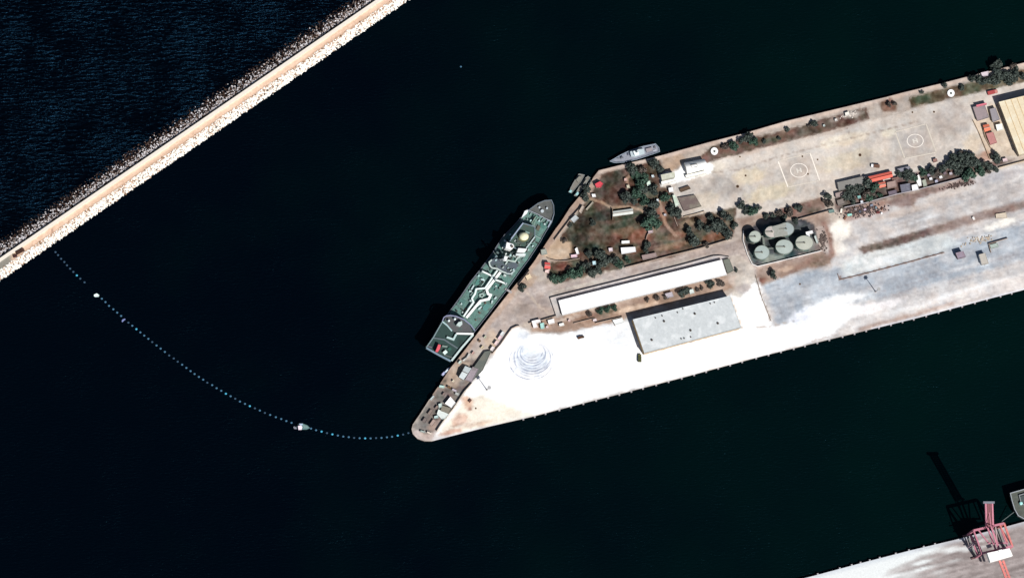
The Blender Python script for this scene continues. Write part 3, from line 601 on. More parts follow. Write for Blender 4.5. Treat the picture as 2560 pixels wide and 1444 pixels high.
for (x, y, l, c_) in ((2327, 447, 'white square hut nearest the glaring white roof', (250, 250, 255)), (2352, 443, 'white square hut near the middle of the boundary wall', (255, 255, 255)), (2341, 453, 'bluish hut leaning on the boundary wall', (206, 206, 226)),
                     (2377, 434, 'pale grey hut west of the big green tree', (214, 206, 214)), (2322, 438, 'dim mauve hut north of the white square hut', (170, 160, 176)), (2362, 433, 'dim grey hut in the brown yard of small huts', (150, 130, 140))):
    building('hut', l, 'hut', rect(x, y, 7, 6, 14), 2.4, c_)
building('hut', 'tiny bright kiosk at the north edge of the big dark grove', 'hut', rect(2432, 384, 6, 6, 14), 2.4, (236, 240, 255))
building('hut', 'pinkish white hut beside the lone tree near the cream roofed shed', 'hut', [(2506, 397), (2517, 395), (2520, 403), (2508, 405)], 2.4, (240, 216, 216))
# east strip
building('house', 'mauve grey flat block west of the cream roofed shed', 'building', [(2432, 268), (2462, 262), (2473, 294), (2444, 303)], 3.4, (172, 156, 158), stain=(144, 140, 144))
building('shed', 'rose pink lean-to along the north side of the mauve grey block', 'shed', [(2440, 263), (2466, 257), (2467, 262), (2442, 268)], 3.9, (240, 140, 156), door=False)
building('house', 'grey block with a dark green roof hatch beside the cream roofed shed', 'building', [(2474, 273), (2489, 269), (2500, 299), (2482, 306)], 3.6, (166, 160, 166))
building('house', 'square orange roofed house south of the mauve grey block', 'house', [(2457, 313), (2472, 310), (2477, 325), (2462, 330)], 3.4, (255, 140, 108), style='gable')
building('house', 'square white roofed house beside the cream roofed shed', 'house', [(2489, 312), (2505, 309), (2509, 324), (2493, 328)], 3.4, (255, 255, 244))
building('barracks', 'faded pink roofed block south of the orange roofed house', 'building', [(2465, 334), (2483, 330), (2493, 357), (2476, 363)], 3, (206, 144, 140))
# tank farm pump house
building('hut', 'white pump house inside the northeast corner of the tank yard', 'hut', [(2014, 580), (2031, 576), (2033, 583), (2024, 585), (2025, 591), (2017, 592)], 6.5, (255, 255, 255))
building('shed', 'slim white stair block beside the easternmost tank', 'shed', [(2035, 590), (2040, 589), (2046, 607), (2042, 609)], 3.4, (214, 226, 222), door=False)
# south yard
building('hut', 'small square mauve roofed blockhouse in the grey south yard', 'hut', [(2389, 632), (2408, 627), (2415, 642), (2395, 647)], 5.5, (168, 154, 170), wall=(120, 86, 78), stain=(140, 104, 98))
building('hut', 'tall pale blockhouse with white south face in the grey south yard', 'hut', [(2447, 636), (2463, 632), (2472, 659), (2455, 663)], 4.6, (206, 200, 190), wall=(250, 250, 246))
building('shed', 'low pale shed east of the tall pale blockhouse', 'shed', [(2474, 612), (2494, 607), (2497, 617), (2478, 622)], 2, (186, 200, 192), door=False)
building('slab_house', 'cream tiled platform near the old dark road', 'building', [(2489, 535), (2515, 531), (2518, 545), (2490, 546)], 1.0, (226, 212, 192), door=False)
building('hut', 'tiny white cabin on the old dark road', 'hut', [(2430, 543), (2435, 542), (2438, 549), (2433, 550)], 1.6, (255, 250, 246), door=False)
# west point
building('warehouse', 'pale blue grey warehouse at the middle of the narrow west strip', 'warehouse', [(1163, 914), (1179, 920), (1159, 949), (1147, 942)], 4.2, (222, 232, 234), style='gable', wall=(120, 112, 104))
building('shed', 'mauve flat extension on the inland side of the pale blue grey warehouse', 'shed', [(1182, 916), (1196, 922), (1180, 955), (1162, 949)], 2.8, (172, 160, 168), stain=(140, 134, 134))
building('shed', 'dark grey long shed roof stepping along the west strip wall', 'shed', [(1184, 918), (1212, 878), (1229, 876), (1207, 925), (1180, 953)], 2.4, (110, 116, 110), wall=(90, 86, 80), stain=(130, 128, 118))
building('house', 'square glaring white roofed house near the pier tip', 'house', [(1126, 991), (1139, 1006), (1129, 1019), (1112, 1008)], 3.2, (255, 255, 255))
building('shed', 'grey roofed store between the white house and the white block', 'shed', [(1106, 1013), (1129, 1020), (1122, 1034), (1101, 1026)], 2.6, (148, 142, 128))
building('house', 'broken white flat block at the pier tip', 'building', [(1096, 1022), (1122, 1035), (1116, 1046), (1104, 1047), (1092, 1034)], 2.4, (240, 248, 244), stain=(190, 204, 196))
building('hut', 'teal white cabin north of the grey store at the pier tip', 'hut', [(1096, 1009), (1105, 1007), (1105, 1017), (1097, 1020)], 2.4, (214, 232, 226))
building('hut', 'little teal white cabin west of the broken white block', 'hut', [(1085, 1040), (1095, 1037), (1096, 1044), (1086, 1046)], 2, (206, 230, 228))
building('hut', 'mint white cabin on the quay edge of the west strip', 'hut', [(1099, 962), (1112, 964), (1110, 970), (1097, 968)], 2, (206, 236, 228))
building('shed', 'mint white narrow store along the western quay edge near the tip', 'shed', [(1075, 997), (1083, 988), (1086, 991), (1078, 1001)], 1.6, (216, 230, 230), door=False)
building('shed', 'long white narrow store just behind the stern of the tanker', 'shed', [(1166, 893), (1172, 883), (1175, 886), (1160, 903), (1156, 900)], 2, (240, 240, 236), door=False)
for (x, y, w_, h_, an, l, c_) in ((1150, 905, 9, 6, 52, 'mint white hut at the corner north of the pale blue grey warehouse', (214, 226, 218)), (1133, 952, 5, 4, 50, 'tiny cream kiosk on the tan patch of the west strip', (250, 240, 214)), (1123, 968, 10, 5, -30, 'rusty low shed south of the tan patch on the west strip', (126, 96, 70)),
    (1136, 975, 12, 5, -28, 'lilac grey shed beside the slanting wall of the west strip', (206, 196, 206)), (1143, 984, 10, 6, -28, 'pale shed touching the slanting wall north of the glaring white roofed house', (196, 200, 196)), (1110, 985, 8, 6, 55, 'dusky shed in the middle of the grey west point', (150, 132, 126)),
    (1092, 1018, 9, 6, 55, 'dusky shed on the quay side of the pier tip cluster', (156, 138, 130)), (1076, 1030, 14, 8, 55, 'broad dusty roof near the western quay edge of the tip', (150, 134, 126)), (1062, 1050, 12, 9, 55, 'dusty square roof southwest of the pier tip cluster', (134, 122, 118)), (1082, 1056, 16, 9, 55, 'pinkish square roof south of the pier tip cluster', (188, 166, 156)),
    (1057, 1078, 12, 4, -15, 'pale cyan low roof at the rounded pier tip', (184, 197, 193)), (1074, 1082, 14, 4, -28, 'cream low roof at the rounded pier tip', (240, 226, 214)), (1206, 868, 8, 6, 50, 'cream hut on the tan road east of the tanker stern', (222, 206, 176)), (1213, 842, 7, 5, 50, 'pale mint hut by the quay edge beside the tanker stern', (206, 210, 186)),
    (1199, 852, 6, 5, 30, 'brown hut between the pale huts beside the tanker stern', (130, 104, 80)), (1183, 882, 8, 5, 52, 'pink hut by the quay near the tanker stern corner', (216, 180, 170))):
    building('hut' if w_ < 11 else 'shed', l, 'hut' if w_ < 11 else 'shed', rect(x, y, w_, h_, an), 2.0, c_, door=False)
for (x, y, l, c_) in ((1256, 834, 'northernmost white cabin in the row beside the slanted wall', (240, 244, 244)), (1250, 844, 'pink white cabin second from the north in the row beside the slanted wall', (250, 222, 226)),
                      (1241, 857, 'pink white cabin second from the south in the row beside the slanted wall', (252, 226, 224)), (1231, 871, 'southernmost white cabin in the row beside the slanted wall', (250, 240, 238))):
    building('hut', l, 'hut', rect(x, y, 11, 8, 56), 2.6, c_, group='cabins beside the slanted wall')
building('house', 'white and pink flat house at the road bend by the gate', 'house', [(1329, 802), (1350, 797), (1352, 805), (1341, 808), (1345, 818), (1334, 820)], 2.6, (255, 248, 246), stain=(226, 170, 166))
building('hut', 'teal roofed cabin at the road bend by the gate', 'hut', [(1350, 808), (1360, 806), (1361, 821), (1352, 822)], 2.6, (190, 240, 232))
building('house', 'white flat house on the dirt strip west of the long white warehouse', 'house', [(1369, 800), (1385, 796), (1387, 807), (1372, 811)], 2.6, (255, 250, 246))
building('hut', 'tiny pink white hut on the dirt strip south of the white flat house', 'hut', rect(1368, 817, 6, 5, 14), 2, (250, 226, 226))
building('hut', 'low white cabin at the south edge of the dirt strip', 'hut', rect(1404, 811, 12, 7, 12), 2, (255, 255, 250))
building('hut', 'tiny pink white hut on the red patch of the dirt strip', 'hut', rect(1423, 801, 5, 5, 12), 2, (250, 220, 220))
building('hut', 'pale hut among bushes near the warehouse gap', 'hut', rect(1487, 800, 9, 6, 14), 2, (250, 236, 236))
building('shed', 'white topped store at the northwest corner of the tall warehouse', 'shed', [(1531, 800), (1556, 794), (1560, 806), (1538, 812)], 2.6, (244, 248, 246), door=False)
building('shed', 'pale mauve framed store in the gap between the warehouses', 'shed', [(1662, 734), (1680, 729), (1684, 741), (1668, 745)], 2.8, (204, 196, 204))
building('shed', 'white square store next to the dark tree between the warehouses', 'shed', [(1723, 724), (1733, 722), (1736, 732), (1725, 735)], 2.4, (236, 246, 240), door=False)
building('hut', 'white hut on the north verge near rubble', 'hut', [(2112, 282), (2122, 279), (2125, 288), (2114, 291)], 2.2, (255, 250, 240))
building('hut', 'tiny pale hut on the grass west of the white verge hut', 'hut', rect(2090, 300, 6, 6, 14), 2, (240, 236, 232))
building('hut', 'tiny cyan white post on the dry grass verge', 'hut', rect(2060, 314, 5, 5, 14), 1.6, (214, 226, 222), door=False)
building('hut', 'little mauve white cabin at the water edge of the northeast trees', 'hut', [(2452, 182), (2471, 178), (2472, 189), (2456, 192)], 2, (236, 222, 230), door=False)
# ============================================================= free-standing walls
def wallthing(name, label, cat, pts, h, wd=0.35, c_=(196, 176, 160)):
    P = Wp(pts, 0.0); c = sum(P, Vector()) / len(P)
    o = MB().rim(P, wd, 0.0, h, close=False).build(name, cm(*c_), None, offset=(c.x, c.y, 0)); return tag(o, label, cat)
wallthing('boundary_wall', 'low wall running round the north and west sides of the long white warehouse', 'wall', [(1390, 789), (1375, 745), (1540, 704), (1700, 664), (1783, 641), (1800, 640), (1824, 644)], 2.3, 0.4, (214, 206, 200))
wallthing('boundary_wall', 'short wall from the road bend to the corner of the long white warehouse', 'wall', [(1390, 790), (1356, 800), (1322, 808)], 2.4, 0.4)
wallthing('boundary_wall', 'slanting wall between the narrow west strip and the white apron', 'wall', [(1299, 815), (1292, 815), (1279, 821), (1270, 833), (1250, 862), (1230, 884)], 2.4, 0.4)
wallthing('boundary_wall', 'long slanting wall from the grey shed down to the pier tip', 'wall', [(1180, 957), (1160, 979), (1131, 1023), (1107, 1053), (1091, 1077)], 2.6, 0.4, (230, 214, 196))
wallthing('boundary_wall', 'compound wall along the north side of the road', 'wall', [(1562, 669), (1605, 658), (1650, 646), (1750, 621), (1826, 598)], 2.6, 0.4)
wallthing('boundary_wall', 'wall behind the west quay facing the bow of the tanker', 'wall', [(1446, 524), (1430, 542), (1401, 580), (1386, 600)], 2.2, 0.4)
wallthing('boundary_wall', 'short wall behind the quay beside the checkpoint cabin', 'wall', [(1324, 676), (1310, 694), (1297, 711)], 2.4, 0.4)
wallthing('boundary_wall', 'curved low wall south of the sandy west yard', 'wall', [(1368, 645), (1376, 649), (1395, 653), (1416, 652), (1449, 646)], 1.8, 0.35)
wallthing('boundary_wall', 'long boundary wall south of the belt of trees and huts', 'wall', [(2110, 519), (2165, 507), (2200, 497), (2245, 485), (2289, 476), (2345, 461), (2405, 445)], 2.6, 0.4, (206, 200, 204))
wallthing('boundary_wall', 'boundary wall stretch beneath the cream roofed shed', 'wall', [(2496, 420), (2537, 409), (2620, 388), (2700, 368)], 2.2, 0.4, (230, 210, 180))
wallthing('boundary_wall', 'short boundary wall south of the red brown shrub strip', 'wall', [(1994, 549), (2030, 539), (2070, 528)], 2.6, 0.4)
wallthing('boundary_wall', 'western of the two thin parallel walls in the east strip', 'wall', [(2432, 301), (2447, 332), (2462, 368), (2474, 398)], 2, 0.35, (216, 190, 160))
wallthing('boundary_wall', 'eastern of the two thin parallel walls in the east strip', 'wall', [(2455, 316), (2463, 345), (2477, 372)], 2.2, 0.35, (216, 190, 160))
wallthing('boundary_wall', 'thin low wall south of the dark square court', 'wall', [(1709, 542), (1735, 536), (1761, 528)], 1.4, 0.35, (214, 190, 160))
wallthing('boundary_wall', 'thin wall beside the path east of the compound grove', 'wall', [(1684, 542), (1693, 565)], 1.8, 0.35)
wallthing('boundary_wall', 'stepped wall at the southern end of the green grove', 'wall', [(1631, 568), (1632, 581), (1618, 586), (1614, 600)], 2.2, 0.35)
wallthing('boundary_wall', 'tall thin north to south wall west of the long white compound house', 'wall', [(1530, 522), (1531, 551)], 3, 0.4, (150, 130, 110))
wallthing('boundary_wall', 'thin wall stub on the dirt strip south of the bushes', 'wall', [(1434, 808), (1486, 795)], 1.6, 0.3)
wallthing('boundary_wall', 'low wall leading to the white topped store', 'wall', [(1488, 808), (1530, 798), (1556, 792)], 2, 0.35)
wallthing('boundary_wall', 'short wall spur pointing south from the white topped store', 'wall', [(1531, 799), (1538, 815)], 1.8, 0.35)
wallthing('boundary_wall', 'angled wall in the grey south yard behind the low pale shed', 'wall', [(2477, 632), (2471, 610), (2519, 596)], 2.2, 0.4)
wallthing('boundary_wall', 'long knee high kerb wall with a hooked west end in the grey south yard', 'wall', [(2094, 684), (2099, 699), (2158, 685), (2240, 664), (2361, 631)], 0.7, 0.5, (150, 122, 110))
wallthing('boundary_wall', 'thin wall dividing the white apron from the grey yard', 'wall', [(1889, 688), (1905, 745), (1928, 803)], 1.0, 0.3, (190, 170, 150))
wallthing('boundary_wall', 'white bund wall around the tank yard', 'wall', [(1858, 577), (1857, 600), (1868, 636), (1880, 660), (1893, 666), (1960, 650), (2053, 627)], 1.8, 0.5, (240, 238, 236))
# ============================================================= storage tanks
def tank(label, px, py, rx, ry, h, roofc, wallc=(110, 134, 126)):
    c = W(px, py, h); R1, R2 = rx * S, ry * S
    t = thing('storage_tank', label, 'tank', (c.x, c.y, 0), 'storage tanks in the walled tank yard')
    MB().cyl(c, R1, 0, h, ry=R2, n=40).build('shell', cm(*wallc), t)
    MB().cyl(c, R1 * 0.97, h - 0.05, h + 0.06, ry=R2 * 0.97, n=40, cone=0.5).build('roof', mat('tank_%d_%d_%d' % roofc, A(*roofc), var=.12, scale=.35, stain=A(roofc[0] - 16, roofc[1] - 14, roofc[2] - 20)), t)
    r = [Vector((c.x + R1 * math.cos(a / 40 * 6.28319), c.y + R2 * math.sin(a / 40 * 6.28319), h)) for a in range(40)]
    MB().rim(r, 0.25, h - .2, h + 0.3).build('rim', cm(170, 180, 170), t)
    MB().cyl((c.x, c.y), 0.7, h + 0.6, h + 1.5, n=12).build('hatch', cm(130, 130, 116), t)
    MB().beam((c.x - R1 * .95, c.y, h + .45), (c.x, c.y, h + 1.25), 0.8, 0.12).build('walkway', cm(150, 150, 140), t)
    st = MB()
    for k in range(12):
        a = 3.6 + k * 0.09; st.beam((c.x + (R1 + .1) * math.cos(a), c.y + (R2 + .1) * math.sin(a), h * (k + .5) / 12), (c.x + (R1 + 1) * math.cos(a), c.y + (R2 + 1) * math.sin(a), h * (k + .5) / 12), 0.7, 0.15)
    st.build('stairs', cm(150, 150, 140), t)
tank('smallest tank at the northwest corner of the tank yard', 1887.7, 591.5, 15.3, 14.6, 10, (195, 203, 193))
tank('tank with a pinkish dome in the north row of the tank yard', 1930, 579.5, 18, 14.5, 12.5, (210, 201, 195))
tank('tank touching the pinkish one at the north side of the tank yard', 1965.5, 572.5, 20, 16.5, 12.5, (178, 189, 189))
tank('tank at the southwest corner of the tank yard', 1905, 631, 19, 18, 9, (184, 197, 193))
tank('large tank in the middle of the south row of the tank yard', 1961, 617, 22.3, 18.5, 9.5, (189, 201, 195))
tank('easternmost large tank with the palest roof in the tank yard', 2011, 607, 22.5, 18.5, 9.5, (201, 204, 191))
pr = [W(x, y, 12.9) for x, y in ((1930, 566), (1964, 556.5), (1970, 587.5), (1936, 593.5))]
tag(MB().prism(pr, 12.3).build('platform_deck', cm(170, 172, 164)), 'flat steel deck joining the two touching tanks in the north row', 'platform')
q = [W(1903, 590, 3), W(1908, 592, 3), W(1911, 622, 3), W(1938, 620, 3)]
pp = thing('pipe_rack', 'pipe run between the tanks in the tank yard', 'pipe', (q[0].x, q[0].y, 0))
b = MB()
for i in range(3):
    for k in (-.5, 0, .5): b.beam(q[i] + Vector((k, k * .6, 0)), q[i + 1] + Vector((k, k * .6, 0)), .35)
b.build('pipe', cm(150, 160, 150), pp)
b = MB()
for p in q: b.beam((p.x, p.y, 0), (p.x, p.y, 2.9), .3)
b.build('support', cm(120, 110, 100), pp)
# ============================================================= helipads
def helipad(label, sq, cx, cy, rx, ry):
    c = W(cx, cy, 0.12); t = thing('helipad', label, 'helipad', (c.x, c.y, 0.12)); wm = cm(246, 238, 226) if 'clear' in label else cm(232, 223, 208); z = 0.16
    def line(name, pts, wd, mm, k=1):
        b = MB(); P = [W(x, y, z) for x, y in pts]
        for i in range(len(P) - 1):
            d = (P[i + 1] - P[i]).normalized(); n = Vector((-d.y, d.x, 0)) * wd / 2; b.poly([P[i] - n, P[i + 1] - n, P[i + 1] + n, P[i] + n])
        return b.build(name, mm, t)
    faint = cm(236, 226, 212)
    line('side_line', [sq[0], sq[3]], 1.0, wm); line('side_line', [sq[1], sq[2]], 1.0, wm); line('side_line', [sq[0], sq[1]], .7, faint); line('side_line', [sq[3], sq[2]], .8, faint)
    b = MB(); n = 48
    for k in range(n):
        q = []
        for r_, kk in ((1, k), (1, k + 1), (.91, k + 1), (.91, k)):
            q.append(W(cx + rx * r_ * math.cos(-kk * 6.28319 / n), cy + ry * r_ * math.sin(-kk * 6.28319 / n), z))
        b.poly(q)
    b.build('ring', cm(248, 240, 230), t)
    b = MB()
    def seg(x0, y0, x1, y1, wd):
        a = math.radians(-13); ca, sa = math.cos(a), math.sin(a)
        f = lambda x, y: W(cx + (x * ca - y * sa) * 1.5, cy + (x * sa + y * ca) * 1.25, z + .03)
        d = Vector((x1 - x0, y1 - y0)).normalized(); n_ = Vector((-d.y, d.x)) * wd / 2
        P = [f(x0 - n_.x, y0 - n_.y), f(x1 - n_.x, y1 - n_.y), f(x1 + n_.x, y1 + n_.y), f(x0 + n_.x, y0 + n_.y)]
        b.poly(P[::-1])
    seg(-3, -4.5, -3, 4.5, 2.4); seg(3, -4.5, 3, 4.5, 2.4); seg(-1.8, 0, 1.8, 0, 2)
    b.build('letter', cm(240, 234, 224), t)
helipad('western helipad with a clear white square, circle and H', [(1945, 402.5), (2025, 382.5), (2049, 451), (1970, 467.5)], 1997.5, 426, 22, 18)
helipad('eastern helipad with faded lines, circle and H', [(2238, 330), (2315, 310), (2341, 381), (2262, 396)], 2288, 352, 21, 17)
# ============================================================= trees
def crown_mesh(seed, m, n=520):
    rng = np.random.RandomState(seed); V = []; F = []; L = []
    for k in range(rng.randint(7, 11)):
        a = rng.uniform(0, 6.28); r = rng.uniform(0.15, 0.72); L.append((math.cos(a) * r, math.sin(a) * r, rng.uniform(0.35, 0.95), rng.uniform(0.24, 0.48)))
    L.append((0.05, 0, 0.9, 0.45))
    for (x, y, z, r) in L:
        for j in range(int(n / len(L))):
            d = rng.normal(size=3); d /= np.linalg.norm(d); d[2] = abs(d[2]) * 1.0 - 0.25
            q = np.array((x, y, z)) + d * r * rng.uniform(0.55, 1.1)
            nrm = d + rng.normal(size=3) * 0.7; nrm /= np.linalg.norm(nrm); t = np.cross(nrm, rng.normal(size=3)); t /= np.linalg.norm(t) + 1e-9; u = np.cross(nrm, t)
            s = rng.uniform(0.07, 0.14); i = len(V)
            V += [tuple(q + s * (a * t + b * u)) for a, b in ((-1, -.6), (1, -.8), (.8, .9), (-.7, .7))]; F.append((i, i + 1, i + 2, i + 3))
    me = bpy.data.meshes.new('crown'); me.from_pydata(V, [], F); me.update(); me.materials.append(m); return me
def foliage(name, a, b_):
    m = bpy.data.materials.new(name); m.use_nodes = True; N = m.node_tree.nodes; L = m.node_tree.links; b = N['Principled BSDF']; b.inputs['Roughness'].default_value = 0.8; b.inputs['Specular IOR Level'].default_value = .15
    g = N.new('ShaderNodeNewGeometry'); mx = N.new('ShaderNodeMix'); mx.data_type = 'RGBA'; L.new(g.outputs['Random Per Island'], mx.inputs[0]); mx.inputs[6].default_value = (*a, 1); mx.inputs[7].default_value = (*b_, 1)
    L.new(mx.outputs[2], b.inputs['Base Color']); return m
FOL = {'dark': foliage('dark_foliage', (0.022, 0.034, 0.031), (0.108, 0.130, 0.112)), 'green': foliage('green_foliage', (0.022, 0.047, 0.034), (0.085, 0.150, 0.108)),
       'dry': foliage('dry_foliage', (0.045, 0.04, 0.035), (0.17, 0.14, 0.12))}
bark = mat('bark', (0.12, 0.09, 0.07), var=.3, scale=3)
CR = {k: [crown_mesh(s, FOL[k]) for s in range(4)] for k in FOL}
tb = MB(); tb.cyl((0, 0), 0.055, 0, 0.5, n=8, rtop=.6)
for k in range(4): tb.beam((0, 0, 0.42), (math.cos(k * 1.7) * .35, math.sin(k * 1.7) * .35, 0.8), .035)
trunk0 = bpy.data.meshes.new('trunk'); trunk0.from_pydata([tuple(v) for v in tb.v], [], tb.f); trunk0.materials.append(bark)
def tree(px, py, r, label, kind='dark', group=None, hk=1.0, cat='tree', nm='tree'):
    r *= 1.14
    h = r * S * hk * 1.1
    c = W(px, py, h * 0.75); t = thing(nm, label, cat, (c.x, c.y, 0), group)
    s = r * S * 1.12; t.scale = (s * 1.1, s * 0.95, h); t.rotation_euler.z = random.uniform(0, 6.28)
    o = bpy.data.objects.new('trunk', trunk0); COL.objects.link(o); o.parent = t
    o = bpy.data.objects.new('crown', random.choice(CR[kind])); COL.objects.link(o); o.parent = t
G1 = 'trees in the compound grove'; G2 = 'trees north of the tank yard'; G3 = 'hedge trees along the road'; G4 = 'trees of the north verge'; G5 = 'trees at the northeast water edge'; G6 = 'trees in the eastern grove'; G7 = 'trees among the middle buildings'
